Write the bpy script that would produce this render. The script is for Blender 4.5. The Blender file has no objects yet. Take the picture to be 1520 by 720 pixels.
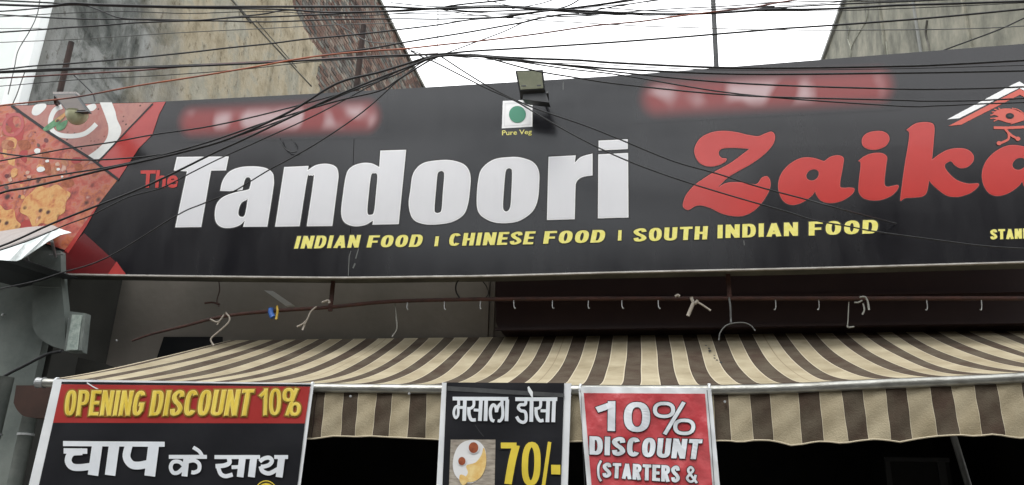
import bpy, math, random
from mathutils import Vector, Matrix
from mathutils.geometry import tessellate_polygon
random.seed(7)
SC = bpy.context.scene
C = SC.collection

# ------------------------------------------------------------------ camera
FPX = 1200.0
EYE = Vector((0, 0, 1.6))
_z = Vector((90, 3360, -1200)).normalized()
_d = Vector((208, -434.142857, -1200)).normalized()
_x = _d.cross(_z)
ROT = Matrix((_x, _d, _z))
cd = bpy.data.cameras.new('camera')
cam = bpy.data.objects.new('camera', cd)
C.objects.link(cam)
cd.sensor_width = 36
cd.lens = 36 * FPX / 1520
cd.clip_start = 0.05
cd.clip_end = 500
cam.matrix_world = Matrix.Translation(EYE) @ ROT.to_4x4()
SC.camera = cam

# ------------------------------------------------------------------ sky and sun
SUN_EL, SUN_AZ = math.radians(58), math.radians(200)
w = bpy.data.worlds.new('World')
SC.world = w
w.use_nodes = True
nt = w.node_tree
nt.nodes.clear()
sky = nt.nodes.new('ShaderNodeTexSky')
sky.sky_type = 'NISHITA'
sky.sun_disc = False
sky.sun_elevation = SUN_EL
sky.sun_rotation = SUN_AZ
sky.dust_density = 3.0
tc = nt.nodes.new('ShaderNodeTexCoord')
nz = nt.nodes.new('ShaderNodeTexNoise')
nz.inputs['Scale'].default_value = 1.6
nz.inputs['Detail'].default_value = 4
nt.links.new(tc.outputs['Generated'], nz.inputs['Vector'])
rmp = nt.nodes.new('ShaderNodeValToRGB')
rmp.color_ramp.elements[0].position = 0.30
rmp.color_ramp.elements[0].color = (0.72, 0.78, 0.80, 1)
rmp.color_ramp.elements[1].position = 0.62
rmp.color_ramp.elements[1].color = (1.0, 1.0, 1.0, 1)
nt.links.new(nz.outputs['Fac'], rmp.inputs['Fac'])
vm = nt.nodes.new('ShaderNodeVectorMath')
vm.operation = 'SCALE'
vm.inputs['Scale'].default_value = 14.0           # overcast cloud layer, daylight bright
nt.links.new(rmp.outputs['Color'], vm.inputs[0])
mx = nt.nodes.new('ShaderNodeMix')
mx.data_type = 'RGBA'
mx.inputs[0].default_value = 0.86
nt.links.new(sky.outputs[0], mx.inputs[6])
nt.links.new(vm.outputs[0], mx.inputs[7])
bg = nt.nodes.new('ShaderNodeBackground')
bg.inputs['Strength'].default_value = 0.12
nt.links.new(mx.outputs[2], bg.inputs['Color'])
wo = nt.nodes.new('ShaderNodeOutputWorld')
nt.links.new(bg.outputs[0], wo.inputs['Surface'])

ld = bpy.data.lights.new('sun', 'SUN')
ld.energy = 0.9
ld.angle = math.radians(20)
ld.color = (1.0, 0.97, 0.92)
sun = bpy.data.objects.new('sun', ld)
C.objects.link(sun)
# direction towards the sun: azimuth measured like the sky texture (0 = +Y, clockwise)
sd = Vector((math.sin(SUN_AZ) * math.cos(SUN_EL), math.cos(SUN_AZ) * math.cos(SUN_EL), math.sin(SUN_EL)))
sun.rotation_euler = sd.to_track_quat('Z', 'Y').to_euler()
sun.location = sd * 40
SC.view_settings.view_transform = 'Standard'
SC.view_settings.look = 'None'
SC.view_settings.exposure = 0.85
SC.view_settings.gamma = 1.0

# ------------------------------------------------------------------ measuring helpers
def ray(px, py):
    return ROT @ Vector((px - 760, 360 - py, -FPX))
def PY(px, py, Y):
    r = ray(px, py)
    return EYE + r * (Y / r.y)
def PX(px, py, X):
    r = ray(px, py)
    return EYE + r * (X / r.x)

# ------------------------------------------------------------------ materials
def mat(name, col, rough=0.6, spec=0.5, metal=0.0, var=None, vscale=4.0, vstretch=(1, 1, 1), bump=0.0, bscale=30.0,
        col3=None, coat=0.0, detail=6.0, vlo=0.35, vhi=0.65, rvar=0.0, transm=0.0, world=False):
    m = bpy.data.materials.new(name)
    m.use_nodes = True
    n = m.node_tree.nodes
    L = m.node_tree.links
    b = n['Principled BSDF']
    b.inputs['Base Color'].default_value = (*col, 1)
    b.inputs['Roughness'].default_value = rough
    b.inputs['Specular IOR Level'].default_value = spec
    b.inputs['Metallic'].default_value = metal
    b.inputs['Coat Weight'].default_value = coat
    b.inputs['Coat Roughness'].default_value = 0.12
    b.inputs['Transmission Weight'].default_value = transm
    t = n.new('ShaderNodeTexCoord')
    mp = n.new('ShaderNodeMapping')
    mp.inputs['Scale'].default_value = vstretch
    if world:
        gg = n.new('ShaderNodeNewGeometry')
        L.new(gg.outputs['Position'], mp.inputs['Vector'])
    else:
        L.new(t.outputs['Object'], mp.inputs['Vector'])
    if var is not None:
        z = n.new('ShaderNodeTexNoise')
        z.inputs['Scale'].default_value = vscale
        z.inputs['Detail'].default_value = detail
        z.inputs['Roughness'].default_value = 0.62
        L.new(mp.outputs[0], z.inputs['Vector'])
        r = n.new('ShaderNodeValToRGB')
        e = r.color_ramp.elements
        e[0].position = vlo
        e[0].color = (*col, 1)
        e[1].position = vhi
        e[1].color = (*var, 1)
        if col3 is not None:
            k = e.new((vlo + vhi) / 2)
            k.color = (*col3, 1)
        L.new(z.outputs['Fac'], r.inputs['Fac'])
        L.new(r.outputs['Color'], b.inputs['Base Color'])
        if rvar:
            mr = n.new('ShaderNodeMapRange')
            mr.inputs[3].default_value = rough - rvar
            mr.inputs[4].default_value = rough + rvar
            L.new(z.outputs['Fac'], mr.inputs[0])
            L.new(mr.outputs[0], b.inputs['Roughness'])
    if bump:
        z2 = n.new('ShaderNodeTexNoise')
        z2.inputs['Scale'].default_value = bscale
        z2.inputs['Detail'].default_value = 5
        L.new(mp.outputs[0], z2.inputs['Vector'])
        bp = n.new('ShaderNodeBump')
        bp.inputs['Strength'].default_value = bump
        bp.inputs['Distance'].default_value = 0.02
        L.new(z2.outputs['Fac'], bp.inputs['Height'])
        L.new(bp.outputs[0], b.inputs['Normal'])
    return m

M = {}
M['vinyl_black'] = mat('vinyl_black', (0.005, 0.005, 0.0075), 0.22, 0.46, var=(0.014, 0.014, 0.0165), vscale=3.2, vstretch=(1, 1, .22), bump=0.16, bscale=1.5, rvar=0.09, world=True)
M['vinyl_red'] = mat('vinyl_red', (0.33, 0.035, 0.035), 0.26, 0.55, var=(0.40, 0.05, 0.045), vscale=3)
M['vinyl_dark_red'] = mat('vinyl_dark_red', (0.13, 0.012, 0.014), 0.28, 0.5, var=(0.10, 0.010, 0.012), vscale=4)
M['letter_rim'] = mat('letter_rim', (0.80, 0.80, 0.80), 0.45, 0.5)
M['letter_white'] = mat('letter_white', (0.64, 0.64, 0.66), 0.3, 0.5, var=(0.60, 0.60, 0.625), vscale=3, vstretch=(1, 1, .3))
M['letter_shadow'] = mat('letter_shadow', (0.006, 0.006, 0.008), 0.5, 0.4)
M['zaika_rim'] = mat('zaika_rim', (0.60, 0.09, 0.075), 0.28, 0.5)
M['zaika_red'] = mat('zaika_red', (0.46, 0.032, 0.026), 0.24, 0.52, var=(0.42, 0.027, 0.022), vscale=3)
M['print_yellow'] = mat('print_yellow', (0.72, 0.66, 0.12), 0.45, 0.5, var=(0.78, 0.72, 0.24), vscale=30)
M['print_green'] = mat('print_green', (0.03, 0.22, 0.13), 0.45, 0.5)
M['print_amber'] = mat('print_amber', (0.26, 0.13, 0.01), 0.5, 0.5)
M['trim_silver'] = mat('trim_silver', (0.55, 0.53, 0.50), 0.4, 0.5, metal=0.4, var=(0.35, 0.33, 0.30), vscale=9)
M['sign_under'] = mat('sign_under', (0.10, 0.10, 0.085), 0.7, 0.3, var=(0.05, 0.05, 0.045), vscale=3)
M['cable'] = mat('cable', (0.008, 0.008, 0.009), 0.5, 0.35, var=(0.022, 0.022, 0.024), vscale=14)
M['cable_red'] = mat('cable_red', (0.14, 0.035, 0.025), 0.5, 0.5, var=(0.07, 0.02, 0.02), vscale=6)
M['cable_orange'] = mat('cable_orange', (0.42, 0.10, 0.03), 0.5, 0.5, var=(0.10, 0.035, 0.03), vscale=1.2)
M['cable_grey'] = mat('cable_grey', (0.10, 0.105, 0.10), 0.5, 0.5, var=(0.05, 0.05, 0.05), vscale=6)
M['plaster_old'] = mat('plaster', (0.26, 0.225, 0.165), 0.95, 0.2, var=(0.42, 0.37, 0.285), col3=(0.36, 0.315, 0.235), vscale=1.1, vstretch=(1, 1, .8), bump=0.5, bscale=9, detail=9, vlo=.28, vhi=.7)
M['plaster_grey'] = mat('plaster_grey', (0.10, 0.105, 0.10), 0.95, 0.2, var=(0.30, 0.30, 0.285), col3=(0.24, 0.245, 0.235), vscale=0.9, bump=0.4, bscale=6, detail=8, vlo=.3, vhi=.62)
M['mortar'] = mat('mortar', (0.045, 0.042, 0.038), 0.95, 0.2, var=(0.17, 0.165, 0.145), vscale=1.5, bump=0.5, bscale=20)
M['brick'] = mat('brick', (0.08, 0.043, 0.032), 0.95, 0.2, var=(0.20, 0.185, 0.155), col3=(0.12, 0.072, 0.056), vscale=0.9, bump=0.5, bscale=15, detail=10, vlo=.38, vhi=.66)
M['brick_dark'] = mat('brick_dark', (0.045, 0.029, 0.024), 0.95, 0.2, var=(0.15, 0.145, 0.13), vscale=1.1, bump=0.5, bscale=15, detail=10, vlo=.45, vhi=.7)
M['brick_pale'] = mat('brick_pale', (0.15, 0.095, 0.072), 0.95, 0.2, var=(0.24, 0.225, 0.19), vscale=1.1, bump=0.5, bscale=15, detail=10, vlo=.4, vhi=.66)
M['stained_wall'] = mat('stained_wall', (0.10, 0.10, 0.085), 0.95, 0.2, var=(0.37, 0.345, 0.28), col3=(0.225, 0.22, 0.18), vscale=2.4, vstretch=(1, 1, .7), bump=0.5, bscale=8, detail=12, vlo=.32, vhi=.72)
M['white_paint'] = mat('white_paint', (0.74, 0.78, 0.76), 0.8, 0.3, var=(0.66, 0.70, 0.68), vscale=1.2)
M['white_strip'] = mat('white_strip', (0.82, 0.84, 0.83), 0.8, 0.3)
M['grey_wall'] = mat('grey_wall', (0.11, 0.128, 0.118), 0.85, 0.3, var=(0.17, 0.19, 0.175), vscale=2.6, bump=0.3, bscale=12, detail=9)
M['shade_wall'] = mat('shade_wall', (0.25, 0.235, 0.21), 0.9, 0.2, var=(0.33, 0.30, 0.27), vscale=1.0, bump=0.15, bscale=12)
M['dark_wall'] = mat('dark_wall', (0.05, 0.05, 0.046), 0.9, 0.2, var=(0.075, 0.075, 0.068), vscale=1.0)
M['housing'] = mat('housing', (0.028, 0.014, 0.016), 0.5, 0.4, var=(0.036, 0.019, 0.019), vscale=3)
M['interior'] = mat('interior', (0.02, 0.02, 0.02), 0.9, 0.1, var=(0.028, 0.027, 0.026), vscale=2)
M['interior_grey'] = mat('interior_grey', (0.035, 0.035, 0.036), 0.6, 0.3)
M['rust'] = mat('rust', (0.065, 0.024, 0.017), 0.75, 0.4, var=(0.035, 0.017, 0.014), vscale=12, bump=0.2, bscale=60)
M['rust_dark'] = mat('rust_dark', (0.018, 0.012, 0.011), 0.8, 0.3, var=(0.045, 0.026, 0.02), vscale=9)
M['pole_dark'] = mat('pole_dark', (0.035, 0.037, 0.04), 0.6, 0.4, var=(0.06, 0.062, 0.062), vscale=8)
M['beige'] = mat('beige', (0.42, 0.365, 0.255), 0.9, 0.2, var=(0.27, 0.225, 0.145), vscale=2.4, bump=0.25, bscale=120, detail=8)
M['beige_edge'] = mat('beige_edge', (0.49, 0.43, 0.315), 0.9, 0.2)
M['brown'] = mat('brown', (0.058, 0.038, 0.027), 0.9, 0.2, var=(0.095, 0.078, 0.056), vscale=5, bump=0.25, bscale=120)
M['brown_edge'] = mat('brown_edge', (0.042, 0.028, 0.022), 0.9, 0.2)
M['seam'] = mat('seam', (0.25, 0.20, 0.13), 0.9, 0.2)
M['bar_metal'] = mat('bar_metal', (0.42, 0.42, 0.39), 0.38, 0.5, metal=0.75, var=(0.24, 0.235, 0.21), vscale=10, vstretch=(1, 1, 3), bump=0.1, bscale=40)
M['steel'] = mat('steel', (0.45, 0.46, 0.46), 0.5, 0.5, metal=0.6, var=(0.35, 0.36, 0.36), vscale=8)
M['banner_black'] = mat('banner_black', (0.006, 0.0065, 0.009), 0.42, 0.35, bump=0.25, bscale=5, var=(0.010, 0.0105, 0.014), vscale=3)
M['banner_red'] = mat('banner_red', (0.36, 0.028, 0.024), 0.4, 0.5, bump=0.12, bscale=6, var=(0.31, 0.024, 0.022), vscale=4)
M['banner_pink'] = mat('banner_pink', (0.56, 0.10, 0.11), 0.27, 0.9, bump=1.0, bscale=5, var=(0.44, 0.035, 0.045), vscale=5)
M['banner_white'] = mat('banner_white', (0.74, 0.76, 0.77), 0.4, 0.5, bump=0.1, bscale=9, var=(0.66, 0.68, 0.70), vscale=6)
M['banner_text'] = mat('banner_text', (0.70, 0.73, 0.76), 0.4, 0.5, var=(0.62, 0.65, 0.69), vscale=6)
M['gold'] = mat('gold', (0.62, 0.43, 0.03), 0.4, 0.5, var=(0.78, 0.62, 0.12), vscale=14, vstretch=(1, 1, .2))
M['gold_rim'] = mat('gold_rim', (0.80, 0.66, 0.20), 0.4, 0.5)
M['price_yellow'] = mat('price_yellow', (0.72, 0.56, 0.06), 0.4, 0.5, var=(0.62, 0.48, 0.05), vscale=10)
M['wood_print'] = mat('wood_print', (0.20, 0.17, 0.14), 0.5, 0.4, var=(0.40, 0.36, 0.30), vscale=14, vstretch=(1, 1, 5))
M['plate'] = mat('plate', (0.70, 0.70, 0.70), 0.4, 0.5)
M['dosa'] = mat('dosa', (0.62, 0.36, 0.09), 0.5, 0.4, var=(0.72, 0.56, 0.25), vscale=18)
M['chutney'] = mat('chutney', (0.36, 0.10, 0.04), 0.5, 0.4, var=(0.22, 0.05, 0.02), vscale=30)
M['lamp_glass'] = mat('lamp_glass', (0.24, 0.26, 0.19), 0.25, 0.6, var=(0.30, 0.31, 0.23), vscale=12)
M['lamp_body'] = mat('lamp_body', (0.02, 0.022, 0.025), 0.5, 0.5)
M['lamp_brown'] = mat('lamp_brown', (0.085, 0.065, 0.055), 0.5, 0.4, var=(0.06, 0.047, 0.042), vscale=12)
M['lamp_cream'] = mat('lamp_cream', (0.50, 0.50, 0.33), 0.4, 0.5, var=(0.42, 0.42, 0.27), vscale=10)
M['sheet_white'] = mat('sheet_white', (0.62, 0.68, 0.67), 0.35, 0.5, metal=0.2, var=(0.78, 0.82, 0.82), vscale=12, bump=0.3, bscale=14)
M['sheet_grey'] = mat('sheet_grey', (0.36, 0.33, 0.32), 0.6, 0.4, var=(0.28, 0.26, 0.25), vscale=6, vstretch=(6, 1, 1))
M['fixture_glass'] = mat('fixture_glass', (0.26, 0.32, 0.29), 0.15, 0.6, var=(0.44, 0.50, 0.46), vscale=22, bump=0.3, bscale=30)
M['string'] = mat('string', (0.32, 0.29, 0.25), 0.9, 0.2)
M['string_grey'] = mat('string_grey', (0.22, 0.22, 0.20), 0.9, 0.2)
M['blue_tape'] = mat('blue_tape', (0.03, 0.11, 0.38), 0.5, 0.5)
M['yellow_tape'] = mat('yellow_tape', (0.45, 0.30, 0.04), 0.5, 0.5)
M['maroon'] = mat('maroon', (0.045, 0.022, 0.016), 0.8, 0.3, var=(0.03, 0.016, 0.012), vscale=6)
M['pipe_grey'] = mat('pipe_grey', (0.12, 0.14, 0.13), 0.6, 0.4, var=(0.21, 0.23, 0.215), vscale=7, detail=9)
M['scar'] = mat('scar', (0.34, 0.34, 0.29), 0.95, 0.2, var=(0.26, 0.265, 0.22), vscale=6)
M['asphalt'] = mat('asphalt', (0.05, 0.05, 0.05), 0.9, 0.3, var=(0.07, 0.068, 0.065), vscale=6, bump=0.3, bscale=60)
M['concrete'] = mat('concrete', (0.22, 0.21, 0.19), 0.9, 0.3, var=(0.3, 0.29, 0.27), vscale=2)
M['far_wall'] = mat('far_wall', (0.12, 0.10, 0.085), 0.9, 0.3, var=(0.09, 0.08, 0.065), vscale=1)
M['window_dark'] = mat('window_dark', (0.02, 0.022, 0.025), 0.2, 0.5)
M['white_print'] = mat('white_print', (0.70, 0.70, 0.68), 0.45, 0.5, var=(0.62, 0.63, 0.62), vscale=8)
M['chili_green'] = mat('chili_green', (0.035, 0.14, 0.055), 0.45, 0.5, var=(0.10, 0.27, 0.13), vscale=20)
M['emblem_red'] = mat('emblem_red', (0.55, 0.09, 0.06), 0.45, 0.6)

def food_mat(name, ramp, scale, vor, seedv=0.0):
    m = bpy.data.materials.new(name)
    m.use_nodes = True
    n = m.node_tree.nodes
    L = m.node_tree.links
    b = n['Principled BSDF']
    b.inputs['Roughness'].default_value = 0.45
    t = n.new('ShaderNodeTexCoord')
    z = n.new('ShaderNodeTexNoise')
    z.inputs['Scale'].default_value = scale
    z.inputs['Detail'].default_value = 8
    z.inputs['Roughness'].default_value = 0.64
    z.inputs['Distortion'].default_value = 0.35
    L.new(t.outputs['Object'], z.inputs['Vector'])
    r = n.new('ShaderNodeValToRGB')
    e = r.color_ramp.elements
    e[0].position, e[0].color = ramp[0][0], (*ramp[0][1], 1)
    e[1].position, e[1].color = ramp[-1][0], (*ramp[-1][1], 1)
    for p, c in ramp[1:-1]:
        k = e.new(p)
        k.color = (*c, 1)
    L.new(z.outputs['Fac'], r.inputs['Fac'])
    v = n.new('ShaderNodeTexVoronoi')
    v.inputs['Scale'].default_value = vor
    L.new(t.outputs['Object'], v.inputs['Vector'])
    r2 = n.new('ShaderNodeValToRGB')
    r2.color_ramp.elements[0].position = 0.12
    r2.color_ramp.elements[0].color = (0.10, 0.03, 0.03, 1)
    r2.color_ramp.elements[1].position = 0.26
    r2.color_ramp.elements[1].color = (1, 1, 1, 1)
    L.new(v.outputs['Distance'], r2.inputs['Fac'])
    # only some of the cells carry a dark herb speck
    z3 = n.new('ShaderNodeTexNoise')
    z3.inputs['Scale'].default_value = 2.7
    L.new(t.outputs['Object'], z3.inputs['Vector'])
    r3 = n.new('ShaderNodeValToRGB')
    r3.color_ramp.elements[0].position = 0.46
    r3.color_ramp.elements[1].position = 0.54
    L.new(z3.outputs['Fac'], r3.inputs['Fac'])
    mm = n.new('ShaderNodeMix')
    mm.data_type = 'RGBA'
    mm.blend_type = 'MULTIPLY'
    L.new(r3.outputs['Color'], mm.inputs[0])
    L.new(r.outputs['Color'], mm.inputs[6])
    L.new(r2.outputs['Color'], mm.inputs[7])
    L.new(mm.outputs[2], b.inputs['Base Color'])
    return m
M['food'] = food_mat('food_print', [(0.28, (0.07, 0.02, 0.025)), (0.38, (0.27, 0.05, 0.04)), (0.46, (0.44, 0.085, 0.055)), (0.51, (0.42, 0.15, 0.11)), (0.56, (0.46, 0.13, 0.05)), (0.62, (0.27, 0.06, 0.05)), (0.70, (0.52, 0.33, 0.26))], 5.5, 7.0)
M['bread'] = food_mat('bread_print', [(0.34, (0.36, 0.08, 0.035)), (0.44, (0.52, 0.22, 0.07)), (0.54, (0.58, 0.34, 0.12)), (0.62, (0.50, 0.20, 0.08)), (0.72, (0.68, 0.50, 0.34))], 7.0, 9.0)
M['salmon'] = food_mat('salmon_print', [(0.3, (0.34, 0.10, 0.09)), (0.5, (0.38, 0.17, 0.14)), (0.7, (0.30, 0.12, 0.11))], 7.0, 20.0)

def wall_mat():
    """old plaster: grey and mouldy near the front corner, beige and pitted further back"""
    m = bpy.data.materials.new('plaster')
    m.use_nodes = True
    n = m.node_tree.nodes
    L = m.node_tree.links
    b = n['Principled BSDF']
    b.inputs['Roughness'].default_value = 0.95
    b.inputs['Specular IOR Level'].default_value = 0.2
    g = n.new('ShaderNodeNewGeometry')
    sp = n.new('ShaderNodeSeparateXYZ')
    L.new(g.outputs['Position'], sp.inputs[0])
    def noise(scale, detail, rough=.6, sc=(1, 1, 1), dist=0.0):
        mp = n.new('ShaderNodeMapping')
        mp.inputs['Scale'].default_value = sc
        L.new(g.outputs['Position'], mp.inputs['Vector'])
        z = n.new('ShaderNodeTexNoise')
        z.inputs['Scale'].default_value = scale
        z.inputs['Detail'].default_value = detail
        z.inputs['Roughness'].default_value = rough
        z.inputs['Distortion'].default_value = dist
        L.new(mp.outputs[0], z.inputs['Vector'])
        return z.outputs['Fac']
    def ramp(fac, stops):
        r = n.new('ShaderNodeValToRGB')
        e = r.color_ramp.elements
        e[0].position, e[0].color = stops[0][0], (*stops[0][1], 1)
        e[1].position, e[1].color = stops[-1][0], (*stops[-1][1], 1)
        for p, c in stops[1:-1]:
            e.new(p).color = (*c, 1)
        L.new(fac, r.inputs['Fac'])
        return r.outputs['Color']
    def mix(f, a, c, mode='MIX'):
        k = n.new('ShaderNodeMix')
        k.data_type = 'RGBA'
        k.blend_type = mode
        if isinstance(f, float):
            k.inputs[0].default_value = f
        else:
            L.new(f, k.inputs[0])
        L.new(a, k.inputs[6])
        L.new(c, k.inputs[7])
        return k.outputs[2]
    beige = ramp(noise(1.3, 10, .7), [(.30, (.15, .125, .085)), (.42, (.28, .235, .16)), (.50, (.34, .295, .215)), (.58, (.27, .255, .205)), (.72, (.40, .365, .29))])
    grey = ramp(noise(1.1, 9, .65, dist=.6), [(.38, (.04, .045, .042)), (.47, (.13, .135, .127)), (.52, (.235, .24, .23)), (.7, (.29, .29, .28))])
    # where grey gives way to beige along the wall
    ad = n.new('ShaderNodeMath'); ad.operation = 'MULTIPLY_ADD'
    L.new(noise(.8, 6), ad.inputs[0]); ad.inputs[1].default_value = 3.0
    L.new(sp.outputs[1], ad.inputs[2])
    mr = n.new('ShaderNodeMapRange')
    mr.inputs[1].default_value = 9.1
    mr.inputs[2].default_value = 10.1
    L.new(ad.outputs[0], mr.inputs[0])
    c = mix(mr.outputs[0], grey, beige)
    # dark pits and drips, pale scars
    pits = ramp(noise(9, 7, .75, sc=(1, 1, .55)), [(.34, (.4, .36, .31)), (.44, (1, 1, 1)), (.62, (1, 1, 1)), (.74, (1.25, 1.2, 1.1))])
    c = mix(0.9, c, pits, 'MULTIPLY')
    drips = ramp(noise(2.2, 6, .6, sc=(1, 1.6, .16)), [(.33, (.55, .55, .52)), (.5, (1, 1, 1))])
    c = mix(0.7, c, drips, 'MULTIPLY')
    L.new(c, b.inputs['Base Color'])
    bp = n.new('ShaderNodeBump')
    bp.inputs['Strength'].default_value = .8
    bp.inputs['Distance'].default_value = .03
    L.new(noise(7, 8, .7), bp.inputs['Height'])
    L.new(bp.outputs[0], b.inputs['Normal'])
    return m
M['plaster'] = wall_mat()

def smear_mat(name, seed, thr):
    """soft smeared red band with illegible pale marks, printed on the black vinyl"""
    m = M['vinyl_black'].copy()
    m.name = name
    n = m.node_tree.nodes
    L = m.node_tree.links
    b = n['Principled BSDF']
    basec = b.inputs['Base Color'].links[0].from_socket
    uv = n.new('ShaderNodeUVMap')
    sp = n.new('ShaderNodeSeparateXYZ')
    L.new(uv.outputs[0], sp.inputs[0])
    def mth(op, a, bb=None, clamp=False):
        k = n.new('ShaderNodeMath')
        k.operation = op
        k.use_clamp = clamp
        for i, q in enumerate((a, bb)):
            if q is None:
                continue
            if isinstance(q, (int, float)):
                k.inputs[i].default_value = q
            else:
                L.new(q, k.inputs[i])
        return k.outputs[0]
    A = 5.6
    dx = mth('MAXIMUM', mth('SUBTRACT', mth('MULTIPLY', mth('ABSOLUTE', mth('SUBTRACT', sp.outputs[0], 0.5)), A), A / 2 - 0.55), 0.0)
    dz = mth('ABSOLUTE', mth('SUBTRACT', sp.outputs[1], 0.5))
    r = mth('SQRT', mth('ADD', mth('MULTIPLY', dx, dx), mth('MULTIPLY', dz, dz)))
    mr = n.new('ShaderNodeMapRange')
    mr.interpolation_type = 'SMOOTHSTEP'
    mr.inputs[1].default_value = 0.5
    mr.inputs[2].default_value = 0.10
    L.new(r, mr.inputs[0])
    mr2 = n.new('ShaderNodeMapRange')
    mr2.interpolation_type = 'SMOOTHSTEP'
    mr2.inputs[1].default_value = 0.36
    mr2.inputs[2].default_value = 0.05
    L.new(r, mr2.inputs[0])
    cb = n.new('ShaderNodeCombineXYZ')
    L.new(mth('MULTIPLY', sp.outputs[0], 9.0), cb.inputs[0])
    L.new(mth('MULTIPLY', sp.outputs[1], 1.1), cb.inputs[1])
    cb.inputs[2].default_value = seed
    z = n.new('ShaderNodeTexNoise')
    z.inputs['Scale'].default_value = 1.0
    z.inputs['Detail'].default_value = 0.5
    L.new(cb.outputs[0], z.inputs['Vector'])
    mr3 = n.new('ShaderNodeMapRange')
    mr3.interpolation_type = 'SMOOTHSTEP'
    mr3.inputs[1].default_value = thr
    mr3.inputs[2].default_value = thr + 0.22
    L.new(z.outputs['Fac'], mr3.inputs[0])
    white = mth('MULTIPLY', mth('MULTIPLY', mr2.outputs[0], mr3.outputs[0]), 0.85)
    m1 = n.new('ShaderNodeMix')
    m1.data_type = 'RGBA'
    m1.inputs[7].default_value = (0.21, 0.03, 0.03, 1)
    L.new(mr.outputs[0], m1.inputs[0])
    L.new(basec, m1.inputs[6])
    m2 = n.new('ShaderNodeMix')
    m2.data_type = 'RGBA'
    m2.inputs[7].default_value = (0.46, 0.35, 0.36, 1)
    L.new(white, m2.inputs[0])
    L.new(m1.outputs[2], m2.inputs[6])
    L.new(m2.outputs[2], b.inputs['Base Color'])
    return m
M['food_brown'] = mat('food_brown', (0.30, 0.11, 0.05), 0.45, 0.4, var=(0.46, 0.20, 0.11), vscale=22)
M['food_pale'] = mat('food_pale', (0.55, 0.40, 0.32), 0.45, 0.4, var=(0.48, 0.26, 0.18), vscale=22)
M['food_dark'] = mat('food_dark', (0.07, 0.055, 0.05), 0.45, 0.4, var=(0.16, 0.09, 0.07), vscale=22)
M['smear_a'] = smear_mat('smear_a', 1.3, 0.40)
M['smear_b'] = smear_mat('smear_b', 4.7, 0.42)

# ------------------------------------------------------------------ object helpers
ORG = {}
def tag(o, label=None, cat=None, group=None, kind=None):
    if label:
        o['label'] = label
    if cat:
        o['category'] = cat
    if group:
        o['group'] = group
    if kind:
        o['kind'] = kind
    return o
def empty(name, loc, label=None, cat=None, group=None):
    o = bpy.data.objects.new(name, None)
    o.empty_display_size = 0.1
    C.objects.link(o)
    o.location = loc
    ORG[o.name] = Vector(loc)
    tag(o, label, cat, group)
    return o

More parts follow.
